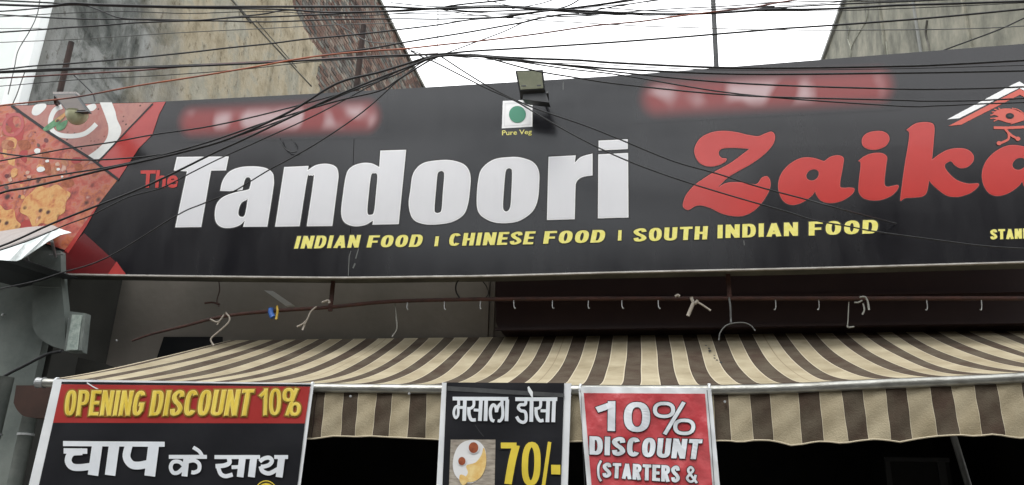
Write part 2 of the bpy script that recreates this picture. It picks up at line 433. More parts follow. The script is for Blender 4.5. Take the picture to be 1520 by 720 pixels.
class MB:
    def __init__(s):
        s.v, s.f, s.mi, s.uv = [], [], [], None
    def add(s, vs, fs, mi=0):
        b = len(s.v)
        s.v += [Vector(p) for p in vs]
        s.f += [tuple(b + i for i in f) for f in fs]
        s.mi += [mi] * len(fs)
    def quad(s, a, b, c, d, mi=0):
        s.add([a, b, c, d], [(0, 1, 2, 3)], mi)
    def box(s, lo, hi, mi=0):
        x0, y0, z0 = lo
        x1, y1, z1 = hi
        s.add([(x0, y0, z0), (x1, y0, z0), (x1, y1, z0), (x0, y1, z0), (x0, y0, z1), (x1, y0, z1), (x1, y1, z1), (x0, y1, z1)],
              [(0, 3, 2, 1), (4, 5, 6, 7), (0, 1, 5, 4), (1, 2, 6, 5), (2, 3, 7, 6), (3, 0, 4, 7)], mi)
    def prism(s, front, back, mi=0, mside=None):
        """front, back: matching outlines (lists of points); closed solid"""
        n = len(front)
        tri = tessellate_polygon([[Vector(p) for p in front]])
        s.add(front, tri, mi)
        s.add(back, [tuple(reversed(t)) for t in tri], mi)
        s.add(list(front) + list(back), [(i, (i + 1) % n, n + (i + 1) % n, n + i) for i in range(n)], mi if mside is None else mside)
    def poly(s, pts, holes=(), mi=0):
        loops = [[Vector(p) for p in pts]] + [[Vector(p) for p in h] for h in holes]
        tri = tessellate_polygon(loops)
        flat = [p for l in loops for p in l]
        s.add(flat, tri, mi)
    def tube(s, pts, r, seg=8, mi=0, cap=True):
        pts = [Vector(p) for p in pts]
        n = len(pts)
        rr = r if isinstance(r, (list, tuple)) else [r] * n
        vs, fs = [], []
        up = None
        for i, p in enumerate(pts):
            t = (pts[min(i + 1, n - 1)] - pts[max(i - 1, 0)]).normalized()
            if up is None:
                up = Vector((0, 0, 1)) if abs(t.z) < 0.9 else Vector((0, 1, 0))
            a = t.cross(up).normalized()
            up = a.cross(t).normalized()
            for k in range(seg):
                an = 2 * math.pi * k / seg
                vs.append(p + (a * math.cos(an) + up * math.sin(an)) * rr[i])
        for i in range(n - 1):
            for k in range(seg):
                k2 = (k + 1) % seg
                fs.append((i * seg + k, i * seg + k2, (i + 1) * seg + k2, (i + 1) * seg + k))
        if cap:
            fs.append(tuple(range(seg)))
            fs.append(tuple(reversed(range((n - 1) * seg, n * seg))))
        s.add(vs, fs, mi)
    def build(s, name, mats, parent=None, smooth=False, label=None, cat=None, group=None, kind=None, bevel=0):
        me = bpy.data.meshes.new(name)
        lo = Vector((min(p.x for p in s.v), min(p.y for p in s.v), min(p.z for p in s.v)))
        hi = Vector((max(p.x for p in s.v), max(p.y for p in s.v), max(p.z for p in s.v)))
        c = (lo + hi) / 2
        if parent is None:
            c.z = lo.z
        me.from_pydata([p - c for p in s.v], [], s.f)
        if not isinstance(mats, (list, tuple)):
            mats = [mats]
        for m in mats:
            me.materials.append(m)
        me.polygons.foreach_set('material_index', s.mi)
        if smooth:
            me.polygons.foreach_set('use_smooth', [True] * len(me.polygons))
        if s.uv:
            ul = me.uv_layers.new(name='UVMap')
            for p in me.polygons:
                for li in p.loop_indices:
                    ul.data[li].uv = s.uv[me.loops[li].vertex_index]
        me.update()
        o = bpy.data.objects.new(name, me)
        C.objects.link(o)
        if parent is not None:
            o.parent = parent
            o.location = c - ORG[parent.name]
        else:
            o.location = c
        ORG[o.name] = c.copy()
        if bevel:
            bv = o.modifiers.new('bevel', 'BEVEL')
            bv.width = bevel
            bv.segments = 2
            bv.limit_method = 'ANGLE'
        tag(o, label, cat, group, kind)
        return o

def crom(pts, n=8):
    """Catmull-Rom through points of any dimension"""
    P = [tuple(p) for p in pts]
    if len(P) < 3:
        return P
    P = [tuple(2 * a - b for a, b in zip(P[0], P[1]))] + P + [tuple(2 * a - b for a, b in zip(P[-1], P[-2]))]
    out = []
    for i in range(1, len(P) - 2):
        for k in range(n):
            t = k / n
            out.append(tuple(0.5 * (2 * b + (c - a) * t + (2 * a - 5 * b + 4 * c - d) * t * t + (3 * b - a - 3 * c + d) * t ** 3)
                             for a, b, c, d in zip(P[i - 1], P[i], P[i + 1], P[i + 2])))
    out.append(P[-2])
    return out
def closed_crom(pts, n=5):
    """pts: (x, y) smooth or (x, y, 1) sharp corner; closed outline"""
    N = len(pts)
    out = []
    for i in range(N):
        p0, p1, p2, p3 = pts[i - 1], pts[i], pts[(i + 1) % N], pts[(i + 2) % N]
        s1, s2 = len(p1) > 2, len(p2) > 2
        a, b, c, d = p0[:2], p1[:2], p2[:2], p3[:2]
        if s1 and s2:
            out.append(b)
            continue
        if s1:
            a = (2 * b[0] - c[0], 2 * b[1] - c[1])
        if s2:
            d = (2 * c[0] - b[0], 2 * c[1] - b[1])
        for k in range(n):
            t = k / n
            out.append(tuple(0.5 * (2 * q + (r - p) * t + (2 * p - 5 * q + 4 * r - s) * t * t + (3 * q - p - 3 * r + s) * t ** 3)
                             for p, q, r, s in zip(a, b, c, d)))
    return out
def inset(loop, d):
    """move an outline inwards by d (outwards for d < 0); orientation-proof, mitre capped"""
    n = len(loop)
    area = sum(loop[i][0] * loop[(i + 1) % n][1] - loop[(i + 1) % n][0] * loop[i][1] for i in range(n))
    sg = 1 if area > 0 else -1
    out = []
    for i in range(n):
        a, b, c = loop[i - 1], loop[i], loop[(i + 1) % n]
        e1 = Vector((b[0] - a[0], b[1] - a[1]))
        e2 = Vector((c[0] - b[0], c[1] - b[1]))
        if e1.length < 1e-6 or e2.length < 1e-6:
            out.append(b)
            continue
        e1.normalize()
        e2.normalize()
        n1 = Vector((-e1.y, e1.x)) * sg
        n2 = Vector((-e2.y, e2.x)) * sg
        m = n1 + n2
        if m.length < 0.3:
            m = n1
        m.normalize()
        k = d / max(0.5, m.dot(n1))
        out.append((b[0] + m.x * k, b[1] + m.y * k))
    return out

# a small stroke alphabet: centre lines in a box of height 1, swept with an elliptical pen
def arc(cx, cy, rx, ry, a0, a1, n=14, e=2.4):
    o = []
    for i in range(n + 1):
        a = math.radians(a0 + (a1 - a0) * i / n)
        ca, sa = math.cos(a), math.sin(a)
        o.append((cx + rx * math.copysign(abs(ca) ** (2 / e), ca), cy + ry * math.copysign(abs(sa) ** (2 / e), sa)))
    return o
def glyph(ch, w_, tx, ty):
    l, r, b, t, m = tx / 2, w_ - tx / 2, ty / 2, 1 - ty / 2, 0.5
    cx = w_ / 2
    rx = (r - l) / 2
    ry = (t - b) / 2
    g = []
    if ch in 'O0':
        g.append((arc(cx, m, rx, ry, 0, 360, 28)[:-1], True))
    elif ch == 'I':
        g.append(([(cx, 0), (cx, 1)], False))
    elif ch == '1':
        g += [([(r, 0), (r, 1)], False), ([(r, t - .02), (0, .70)], False)]
    elif ch == 'N':
        g += [([(l, 0), (l, 1)], False), ([(r, 0), (r, 1)], False), ([(l, .97), (r, .03)], False)]
    elif ch == 'H':
        g += [([(l, 0), (l, 1)], False), ([(r, 0), (r, 1)], False), ([(l, m), (r, m)], False)]
    elif ch == 'D':
        k = rx
        g.append(([(l, b), (l, t)] + arc(r - k, m, k, ry, 90, -90, 14), True))
    elif ch == 'C':
        g.append((arc(cx, m, rx, ry, 38, 322, 24), False))
    elif ch == 'G':
        g.append((arc(cx, m, rx, ry, 40, 300, 22) + [(r, .22), (r, .46)], False))
        g.append(([(cx, .46), (w_, .46)], False))
    elif ch == 'S':
        q = .25
        g.append((crom([(r, t - .20), (cx + rx * .75, t - .03), (cx, t), (l + .02, t - .09), (l, .70), (cx - rx * .4, .55),
                        (cx + rx * .4, .45), (r, .30), (r - .02, b + .09), (cx, b), (cx - rx * .75, b + .03), (l, b + .20)], 4), False))
    elif ch == 'U':
        g.append(([(l, 1)] + arc(cx, b + rx, rx, rx, 180, 360, 16) + [(r, 1)], False))
    elif ch == 'T':
        g += [([(0, t), (w_, t)], False), ([(cx, 0), (cx, t)], False)]
    elif ch == 'E':
        g += [([(l, 0), (l, 1)], False), ([(l, t), (w_, t)], False), ([(l, b), (w_, b)], False), ([(l, m), (w_ * .92, m)], False)]
    elif ch == 'F':
        g += [([(l, 0), (l, 1)], False), ([(l, t), (w_, t)], False), ([(l, .48), (w_ * .9, .48)], False)]
    elif ch == 'P':
        g += [([(l, 0), (l, 1)], False), ([(l, t), (cx, t)] + arc(cx, .70, rx, t - .70, 90, -90, 12)[1:] + [(l, 1.40 - t)], False)]
    elif ch == 'R':
        g += [([(l, 0), (l, 1)], False), ([(l, t), (cx, t)] + arc(cx, .73, rx, t - .73, 90, -90, 12)[1:] + [(l, 1.46 - t)], False),
              ([(cx, .46), (r, 0)], False)]
    elif ch == 'A':
        g += [([(l * .9, 0), (cx, .98)], False), ([(w_ - l * .9, 0), (cx, .98)], False), ([(w_ * .24, .27), (w_ * .76, .27)], False)]
    elif ch == '7':
        g += [([(0, t), (r, t)], False), (crom([(r - .01, t), (cx + rx * .3, .55), (cx - rx * .35, 0)], 6), False)]
    elif ch == '/':
        g.append(([(l * .8, 0), (w_ - l * .8, 1)], False))
    elif ch == '-':
        g.append(([(0, .35), (w_, .35)], False))
    elif ch == '(':
        g.append((crom([(w_ * .9, 1.03), (w_ * .35, .75), (w_ * .22, .45), (w_ * .4, .1), (w_ * .9, -.12)], 5), False))
    elif ch == '&':
        g.append((crom([(w_, 0), (w_ * .6, .35), (w_ * .22, .72), (w_ * .45, t), (w_ * .68, .75), (w_ * .35, .5), (l, .27),
                        (w_ * .4, b), (w_ * .75, .18), (w_ * .9, .48)], 5), False))
    elif ch == '%':
        q = w_ * .22
        g.append((arc(q + tx * .35, .76, q, .24 - ty * .35, 0, 360, 20)[:-1], True))
        g.append((arc(w_ - q - tx * .35, .24, q, .24 - ty * .35, 0, 360, 20)[:-1], True))
        g.append(([(w_ * .27, 0), (w_ * .73, 1)], False))
    return g
def densify(pts, closed, L_):
    out = []
    n = len(pts)
    for i in range(n if closed else n - 1):
        a, b = pts[i], pts[(i + 1) % n]
        d = math.hypot(b[0] - a[0], b[1] - a[1])
        k = max(1, int(math.ceil(d / L_)))
        for q in range(k):
            out.append((a[0] + (b[0] - a[0]) * q / k, a[1] + (b[1] - a[1]) * q / k))
    if not closed:
        out.append(tuple(pts[-1][:2]))
    return out
def ribbon(pts, closed, tx, ty):
    """sweep a centre line with an elliptical pen; returns a list of quads (each 4 points)"""
    k = tx / ty
    P = [Vector((p[0] / k, p[1])) for p in pts]
    n = len(P)
    L_, R_ = [], []
    for i in range(n):
        if closed:
            a, b, c = P[i - 1], P[i], P[(i + 1) % n]
        else:
            a, b, c = P[max(i - 1, 0)], P[i], P[min(i + 1, n - 1)]
        e1, e2 = (b - a), (c - b)
        if e1.length < 1e-7:
            e1 = e2
        if e2.length < 1e-7:
            e2 = e1
        e1 = e1.normalized()
        e2 = e2.normalized()
        n1, n2 = Vector((-e1.y, e1.x)), Vector((-e2.y, e2.x))
        m_ = (n1 + n2)
        m_ = n1 if m_.length < 1e-3 else m_.normalized()
        h = ty / 2 / max(0.6, m_.dot(n1))
        L_.append((b + m_ * h))
        R_.append((b - m_ * h))
    out = []
    for i in range(n if closed else n - 1):
        j = (i + 1) % n
        out.append([(q.x * k, q.y) for q in (R_[i], R_[j], L_[j], L_[i])])
    return out
WID = {'I': .42, '1': .62, '%': 1.5, '(': .5, '/': .7, '-': .6, 'N': 1.05, 'A': 1.08, '&': 1.15, '7': .95, 'F': .9, 'E': .9, 'T': .98}
def word_quads(text, wbase, tx, ty, gap):
    """list of strokes (lists of quads) for a word, plus its total width"""
    x = 0
    strokes = []
    for ch in text:
        if ch == ' ':
            x += wbase * .5
            continue
        w_ = wbase * WID.get(ch, 1.0)
        w_ = max(w_, tx * 1.02)
        for pts, cl in glyph(ch, w_, tx, ty if ch not in '-' else ty * 1.3):
            strokes.append([[(p[0] + x, p[1]) for p in q] for q in ribbon(densify(pts, cl, .2), cl, tx, ty)])
        x += w_ + gap
    return strokes, x - gap
def lerp2(a, b, t):
    return (a[0] + (b[0] - a[0]) * t, a[1] + (b[1] - a[1]) * t)
def put_word(mb, text, quad, surf, wbase=.55, tx=.17, ty=.15, gap=.07, mi=0, off=0.003, grow=0.0):
    """quad: bl, br, tr, tl in photo pixels; surf(px, py, off) -> world point"""
    st, W = word_quads(text, wbase, tx + 0 * grow, ty, gap)
    if grow:
        x = 0
        st = []
        for ch in text:
            w_ = max(wbase * WID.get(ch, 1.0), tx * 1.02)
            for pts, cl in glyph(ch, w_, tx, ty):
                if not cl:
                    pts = list(pts)
                    for e0, e1 in ((0, 1), (-1, -2)):
                        dd = Vector((pts[e0][0] - pts[e1][0], pts[e0][1] - pts[e1][1]))
                        if dd.length > 1e-6:
                            dd.normalize()
                            pts[e0] = (pts[e0][0] + dd.x * grow / 2, pts[e0][1] + dd.y * grow / 2)
                st.append([[(p[0] + x, p[1]) for p in q] for q in ribbon(densify(pts, cl, .2), cl, tx + grow, ty + grow)])
            x += w_ + gap
    bl, br, tr, tl = quad
    for k, s in enumerate(st):
        for q in s:
            vs = []
            for (u, v) in q:
                p = lerp2(lerp2(bl, br, u / W), lerp2(tl, tr, u / W), v)
                vs.append(surf(p[0], p[1], off + k * 0.00008))
            mb.add(vs, [(0, 1, 2, 3)], mi)

def font_word(mb, text, quad, surf, offset=0.0, off=0.003, mi=0):
    """text in the program's own built-in typeface, fitted to a quad"""
    c = bpy.data.curves.new('t', 'FONT')
    c.body = text
    c.offset = offset
    c.resolution_u = 3
    o = bpy.data.objects.new('t', c)
    C.objects.link(o)
    dg = bpy.context.evaluated_depsgraph_get()
    me = bpy.data.meshes.new_from_object(o.evaluated_get(dg))
    xs = [v.co.x for v in me.vertices]
    ys = [v.co.y for v in me.vertices]
    x0, x1, y0, y1 = min(xs), max(xs), min(ys), max(ys)
    bl, br, tr, tl = quad
    vs = []
    for v in me.vertices:
        u, t = (v.co.x - x0) / (x1 - x0), (v.co.y - y0) / (y1 - y0)
        p = lerp2(lerp2(bl, br, u), lerp2(tl, tr, u), t)
        vs.append(surf(p[0], p[1], off))
    mb.add(vs, [tuple(p.vertices) for p in me.polygons], mi)
    bpy.data.objects.remove(o)
    bpy.data.curves.remove(c)
    bpy.data.meshes.remove(me)

def stroke_px(mb, pts, w_, surf, off, mi=0, closed=False):
    for q in ribbon(densify(pts, closed, 6), closed, w_, w_):
        mb.add([surf(p[0], p[1], off) for p in q], [(0, 1, 2, 3)], mi)

# ------------------------------------------------------------------ ground and road
mb = MB()
mb.quad((-150, -150, 0), (150, -150, 0), (150, 150, 0), (-150, 150, 0))
mb.build('ground', M['concrete'], kind='structure')
mb = MB()
mb.quad((-60, -3.6, .004), (60, -3.6, .004), (60, 3.2, .004), (-60, 3.2, .004))
mb.build('road', M['asphalt'], kind='structure')
mb = MB()
mb.box((-60, 3.2, 0.002), (60, 6.2, .12))
mb.build('pavement', M['concrete'], kind='structure')

# unseen houses opposite; heights and tone chosen for reflections in the sign
for (x0, x1, h) in ((-40, -8.2, 10.2), (-8.1, 2.4, 7.6), (2.5, 40, 9.6)):
    r_ = empty('building', ((x0 + x1) / 2, -5, 0), 'unseen plain brown building on the far side of the street' if h > 9 else 'unseen low plain building on the far side of the street', 'building')
    if x0 < -30:
        r_['label'] = 'unseen tall plain brown building across the street on the left'
    elif x0 > 0:
        r_['label'] = 'unseen tall plain brown building across the street on the right'
    mb = MB()
    mb.box((x0, -12, 0.01), (x1, -5, h))
    mb.build('wall', M['far_wall'], r_)
    k = 0
    xx = x0 + 1
    while xx < min(x1 - 1.5, x0 + 32) and k < 12:
        for zz in (1.2, 4.2, 7.2):
            if zz + 1.4 < h:
                mb = MB()
                mb.box((xx, -5.06, zz), (xx + 1.2, -4.98, zz + 1.4))
                mb.build('window', M['window_dark'], r_)
        xx += 2.6
        k += 1

# ------------------------------------------------------------------ left building: bare side wall and pale front
XL = -6.05
HL = 13.45
lb = empty('building', (XL - 3, 6.25, 0), 'tall old building with peeling plaster and bare brick side wall, left of the sign', 'building')
mb = MB()
mb.box((XL - 8, 6.26, 0.01), (XL - .03, 21.5, HL))
mb.build('wall', M['mortar'], lb)
# front face, pale paint above and grey paint below
mb = MB()
mb.box((XL - 8, 6.20, 4.9), (XL - .18, 6.258, HL + .2))
mb.build('front_wall', M['white_paint'], lb, label='pale painted front wall')
mb = MB()
mb.box((XL - .18, 6.15, 4.9), (XL + .02, 6.30, HL + .25))
mb.build('corner_strip', M['white_strip'], lb, bevel=.01)
# plaster sheets on the side wall (ragged edge measured on the wall)
def WL(px, py, x=XL):
    return PX(px, py, x)
edge = [(424, -40), (430, -12), (432, 0), (434, 14), (441, 24), (446, 33), (450, 44), (456, 54), (461, 63), (468, 71), (475, 78), (476, 90), (472, 98),
        (470, 106), (468, 118), (472, 130), (475, 150), (470, 180)]
e3 = [WL(*p) for p in edge]
e3 = [Vector((0, p.y, p.z)) for p in e3]
top = [p for p in e3]
poly = [(6.27, HL)]
poly2 = [(p.y, min(p.z, HL)) for p in top]
outl = [(6.262, HL), (poly2[0][0], HL)] + poly2 + [(poly2[-1][0], 0.2), (6.262, 0.2)]
# roughen
ro = []
for i in range(len(outl)):
    a, b = outl[i], outl[(i + 1) % len(outl)]
    ro.append(a)
    if 1 <= i <= len(poly2):
        for k in (1, 2, 3):
            t = k / 4
            ro.append((a[0] + (b[0] - a[0]) * t + random.uniform(-.05, .05), min(HL, a[1] + (b[1] - a[1]) * t + random.uniform(-.04, .04))))
mb = MB()
mb.prism([(XL + .028, y, z) for y, z in ro], [(XL - .04, y, z) for y, z in ro])
mb.build('plaster', M['plaster'], lb)
# scored joints in the plaster: floor band and construction lines running back along the wall
for (pa, pb, wd) in (((344, 0), (462, 128), .014), ((338, -8), (372, 34), .018), ((380, 30), (440, 100), .008)):
    a, b = WL(*pa, XL + .03), WL(*pb, XL + .03)
    mb = MB()
    mb.tube([a, (a + b) / 2, b], wd, 6)
    mb.build('plaster_joint', M['mortar'], lb)
# brick courses (each brick only a few pixels: joined)
mb = MB()
yb0 = min(p[0] for p in poly2) - .5
z = 4.6
row = 0
while z < HL - .05:
    y = yb0 - (.125 if row % 2 else 0)
    while y < 21.3:
        l_ = .235 + random.uniform(-.008, .008)
        if random.random() > .025:
            o_ = random.uniform(.002, .014)
            hh = .072 + random.uniform(-.004, .004)
            x1 = XL - .03 + o_
            vs = [(XL - .05, y, z), (x1, y, z), (x1, y + l_ - .015, z), (XL - .05, y + l_ - .015, z),
                  (XL - .05, y, z + hh), (x1, y, z + hh), (x1, y + l_ - .015, z + hh), (XL - .05, y + l_ - .015, z + hh)]
            mb.add(vs, [(0, 1, 2, 3), (4, 7, 6, 5), (1, 5, 6, 2), (0, 4, 5, 1), (2, 6, 7, 3)], random.choices((0, 1, 2, 3), (.45, .15, .25, .15))[0])
        y += l_ + .006
    z += .088
    row += 1
mb.build('brick_courses', [M['brick'], M['mortar'], M['brick_dark'], M['brick_pale']], lb, kind='stuff')
mb = MB()
mb.box((XL - .3, 6.3, HL), (XL + .03, 21.5, HL + .09))
mb.build('coping', M['mortar'], lb)

# ------------------------------------------------------------------ right building
XR = 3.6
HR = 1.6 + 7.35 * 1.2
rb = empty('building', (XR + 3, 6.6, 0), 'grey green stained concrete building rising above the sign at the right', 'building')
mb = MB()
mb.box((XR, 6.55, .01), (XR + 8, 19, HR))
mb.build('wall', M['stained_wall'], rb)
mb = MB()
mb.box((XR - .05, 6.5, HR), (XR + 8, 19.05, HR + .07))
mb.build('coping', M['plaster_grey'], rb)
for i, yy in enumerate((8.2, 9.6, 10.9)):
    mb = MB()
    mb.tube([(XR - .012, yy, 4.5), (XR - .012, yy + .05, 7), (XR - .012, yy - .04, HR)], .022, 6)
    mb.build('drain_streak' if i != 1 else 'conduit', M['plaster_grey'] if i == 1 else M['stained_wall'], rb)

for k, pl in enumerate((((1288, 12), (1287, 28), (1276, 48), (1266, 66), (1262, 86)), ((1262, 40), (1259, 58), (1264, 74), (1263, 88)), ((1377, 30), (1375, 50), (1379, 66), (1381, 80)),
                        ((1310, 52), (1311, 66)), ((1316, 62), (1318, 82)))):
    mb = MB()
    mb.tube([PX(p[0], p[1], XR) for p in crom(pl, 4)], .016 if k != 2 else .02, 6)
    mb.build('scar', M['scar'] if k != 2 else M['mortar'], rb)
# ------------------------------------------------------------------ the restaurant building behind sign and awning
sb = empty('building', (-.8, 7.0, 0), 'low shop building with open dark room behind the awning, under the long sign', 'building')
zt = 5.0
mb = MB()
mb.box((-5.2, 7.0, 2.75), (XR - .01, 7.15, zt))
mb.build('wall', M['shade_wall'], sb)
mb = MB()
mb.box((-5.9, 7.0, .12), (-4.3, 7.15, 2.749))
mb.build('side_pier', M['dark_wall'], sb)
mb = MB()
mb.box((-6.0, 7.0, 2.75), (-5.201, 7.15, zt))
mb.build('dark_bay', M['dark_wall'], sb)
mb = MB()
mb.box((-5.9, 7.151, zt), (XR - .01, 13, zt + .15))
mb.build('roof', M['concrete'], sb)
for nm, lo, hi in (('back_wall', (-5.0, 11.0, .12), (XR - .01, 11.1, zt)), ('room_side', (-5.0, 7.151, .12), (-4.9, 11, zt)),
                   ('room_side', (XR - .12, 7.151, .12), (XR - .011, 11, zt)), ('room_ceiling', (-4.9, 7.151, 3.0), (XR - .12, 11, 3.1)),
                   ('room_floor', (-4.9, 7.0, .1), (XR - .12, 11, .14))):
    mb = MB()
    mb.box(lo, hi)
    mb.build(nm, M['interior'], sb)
# pilaster edges beside the shutter housing
for (xa, xb, d_) in ((719, 727, .05), (728, 735, .03)):
    a, b = PY(xa, 450, 7.0), PY(xb, 450, 7.0)
    mb = MB()
    mb.box((a.x, 7.0 - d_, 3.0), (b.x, 6.999, 4.6))
    mb.build('pilaster', M['shade_wall'], sb)
# dark window at the left above the awning
a, b, c, d_ = [PY(*p, 6.99) for p in ((243, 500), (330, 500), (330, 545), (228, 545))]
mb = MB()
mb.prism([a, b, c, d_], [p + Vector((0, .05, 0)) for p in (a, b, c, d_)])
mb.build('window', M['window_dark'], sb)
# things faintly visible in the dark room
r_ = empty('cabinet', PY(1358, 760, 8.6), 'dark cabinet barely visible inside the unlit room at the lower right', 'cabinet')
a, b = PY(1312, 682, 8.6), PY(1408, 682, 8.6)
mb = MB()
mb.box((a.x, 8.6, 1.0), (b.x, 9.1, a.z))
mb.build('carcass', M['interior'], r_)
for (q0, q1) in ((1314, 1322), (1392, 1404)):
    u, v = PY(q0, 700, 8.59), PY(q1, 700, 8.59)
    mb = MB()
    mb.box((u.x, 8.57, 1.0), (v.x, 8.598, a.z - .02))
    mb.build('frame_post', M['interior_grey'], r_)
mb = MB()
mb.box((a.x, 8.57, a.z - .018), (b.x, 8.598, a.z + .02))
mb.build('frame_rail', M['interior_grey'], r_)
mb = MB()
pa, pb = PY(1413, 640, 5.5), PY(1447, 752, 5.5)
mb.tube([pa, (pa + pb) / 2, pb + (pb - pa) * 1.2], .021, 10)
mb.build('pole', M['cable_grey'], smooth=True, label='thin slanting grey pole under the awning at the lower right', cat='pole')

# roller shutter housing
sh = empty('shutter_housing', PY(1100, 500, 6.75), 'long dark maroon roller shutter housing above the awning, under the sign', 'shutter')
out = [(736, 380), (736, 478), (738, 484), (743, 489), (752, 492)]
far = PY(1640, 494, 6.72)
pts = [PY(*p, 6.72) for p in out]
zb = pts[-1].z
pts += [Vector((far.x, 6.72, zb)), Vector((far.x, 6.72, 4.2)), Vector((pts[0].x, 6.72, 4.2))]
mb = MB()
mb.prism(pts, [p + Vector((0, .275, 0)) for p in pts])
mb.build('casing', M['housing'], sh, bevel=.006)
zz = PY(900, 443, 6.72).z
mb = MB()
mb.box((pts[0].x + .01, 6.700, zz - .02), (far.x - .01, 6.718, zz + .004))
mb.build('fold_line', M['housing'], sh)
mb = MB()
mb.box((pts[0].x + .02, 6.695, zb + .005), (far.x - .01, 6.718, zb + .03))
mb.build('bottom_lip', M['housing'], sh)

# ------------------------------------------------------------------ the sign
YS = 6.10
def S(px, py, off=0.0):
    return PY(px, py, YS - off)
sg = empty('shop_sign', PY(800, 407, YS), 'long black restaurant signboard with big white and red lettering across the whole front', 'sign')
botL = [(88, 406), (200, 408), (300, 409), (420, 410.5), (517.6, 411)]
botR = [(518.4, 411), (640, 409.5), (740, 408), (925, 403), (1200, 397), (1400, 391.5), (1520, 388), (1660, 383)]
topR = [(1660, 52), (1520, 65), (1290, 83), (1100, 98), (920, 112), (800, 119.5), (624, 130), (528.6, 135.6)]
topL = [(527.8, 135.7), (420, 141.5), (245, 150.5), (228, 151.3)]
# panels
def plate(px_out, front, depth, name, mats, parent, mi=0):
    f = [S(*p, front) for p in px_out]
    b = [p + Vector((0, depth, 0)) for p in f]
    m_ = MB()
    m_.prism(f, b)
    return m_.build(name, mats, parent)
leftpan = botL + topL + [(20, 156), (-70, 158), (-70, 346), (0, 345), (60, 360), (88, 372)]
plate(leftpan, 0, .012, 'panel', M['vinyl_black'], sg)
plate(botR + topR, 0, .012, 'panel', M['vinyl_black'], sg)
# box behind the printed face
bx = [(89, 405), (300, 408.3), (516, 410.3), (740, 407), (925, 402), (1200, 396), (1520, 387), (1660, 382), (1660, 54), (1520, 67), (1290, 85), (920, 114), (624, 132), (245, 152)]
f = [S(*p, -.013) for p in bx]
zmin = f[0].z
mb = MB()
f2 = [p + Vector((0, .2, 0)) for p in f]
mb.prism(f, f2)
mb.build('box_frame', M['sign_under'], sg)
# silver edge trim along the bottom
mb = MB()
tr_ = crom([(88, 406.5), (200, 408.5), (300, 409.7), (420, 411), (517, 411.6), (640, 410), (740, 408.6), (925, 403.6), (1200, 397.6), (1400, 392), (1520, 388.5), (1660, 383.5)], 3)
a_ = [S(p[0], p[1] - 1.0, .008) for p in tr_]
b_ = [S(p[0], p[1] + 1.1, .008) for p in tr_]
for i in range(len(tr_) - 1):
    D = Vector((0, .03, 0))
    mb.quad(b_[i], b_[i + 1], a_[i + 1], a_[i])
    mb.quad(b_[i] + D, b_[i + 1] + D, b_[i + 1], b_[i])
    mb.quad(a_[i], a_[i + 1], a_[i + 1] + D, a_[i] + D)
mb.build('edge_trim', M['trim_silver'], sg)
# seam scratches
mb = MB()
stroke_px(mb, [(517, 409), (518.5, 380), (521, 372)], 1.3, S, .0015)
stroke_px(mb, [(528, 384), (533, 366)], 1.6, S, .0015)
stroke_px(mb, [(524, 398), (527, 391)], 2.2, S, .0015)
stroke_px(mb, [(1104, 357), (1105, 364)], 1.6, S, .0015)
stroke_px(mb, [(836, 121), (836, 134)], 1.2, S, .0015)
mb.build('scratch', M['cable_grey'], sg)

# food picture, red bands
def flat(name, outline, m_, off, holes=(), parent=sg, **k):
    q = MB()
    q.poly([S(p[0], p[1], off) for p in outline], [[S(p[0], p[1], off) for p in h] for h in holes])
    return q.build(name, m_, parent, **k)
fpic = flat('food_picture', [(-70, 159), (20, 157), (228, 152.2), (192, 190), (145, 241), (175, 266), (145, 305), (110, 355), (96, 371), (60, 359), (0, 344), (-70, 345)], M['food'], .002)
flat('picture_panel', [(22, 157.3), (226, 152.6), (192, 189), (144, 239), (137, 237), (75, 198)], M['salmon'], .0035, label='pinkish upper part of the food picture', parent=fpic)
flat('red_band', [(228.5, 151.9), (246, 151), (236, 170), (226, 200), (206, 220), (176, 266), (145, 240.5), (192, 190)], M['vinyl_red'], .004)
flat('red_band', [(150, 297), (96, 372), (101, 376), (108, 366), (128, 336)], M['vinyl_red'], .004)
flat('dark_red_triangle', [(89, 380), (94, 373), (100, 372), (125, 346), (172, 389), (186, 405), (186, 407.4), (88.8, 405.6)], M['vinyl_dark_red'], .003)
flat('small_red_triangle', [(160, 407), (173, 388), (187, 407.6)], M['vinyl_red'], .005)
mb = MB()
stroke_px(mb, [(17, 157), (75, 198), (137, 237), (176, 267)], 4, S, .006)
mb.build('picture_border', M['letter_shadow'], sg)
mb = MB()
stroke_px(mb, [(227, 154), (192, 190), (145, 241)], 2.2, S, .006)
mb.build('picture_border', M['letter_shadow'], sg)
ww = []
flat('white_swirl', closed_crom([(47, 166), (52, 156), (67, 154), (68, 160), (58, 170), (50, 171)]), M['white_print'], .0045, parent=fpic)
flat('white_swirl', closed_crom([(148, 152, 1), (166, 152, 1), (171, 165), (174, 178), (180, 192), (176, 205), (165, 218), (147, 236), (139, 236), (131, 231, 1), (146, 220), (158, 206), (161, 190), (157, 175), (152, 162)]), M['white_print'], .0045, parent=fpic)
mb = MB()
sw = crom([(92, 158), (82, 163), (76, 174), (75, 186), (80, 196), (92, 201), (108, 202), (124, 199), (135, 192), (143, 184)], 5)
stroke_px(mb, sw, 7, S, .0045)
mb.build('white_swirl', M['white_print'], fpic)
flat('white_swirl', closed_crom([(128, 158), (140, 154), (143, 160), (135, 165)]), M['white_print'], .0045, parent=fpic)
flat('green_chili', closed_crom([(64, 191), (80, 178), (98, 166), (97, 172), (84, 186), (70, 194)]), M['chili_green'], .0065, parent=fpic)
flat('green_chili', closed_crom([(84, 186), (100, 178), (96, 190), (86, 194)]), M['chili_green'], .0065, parent=fpic)
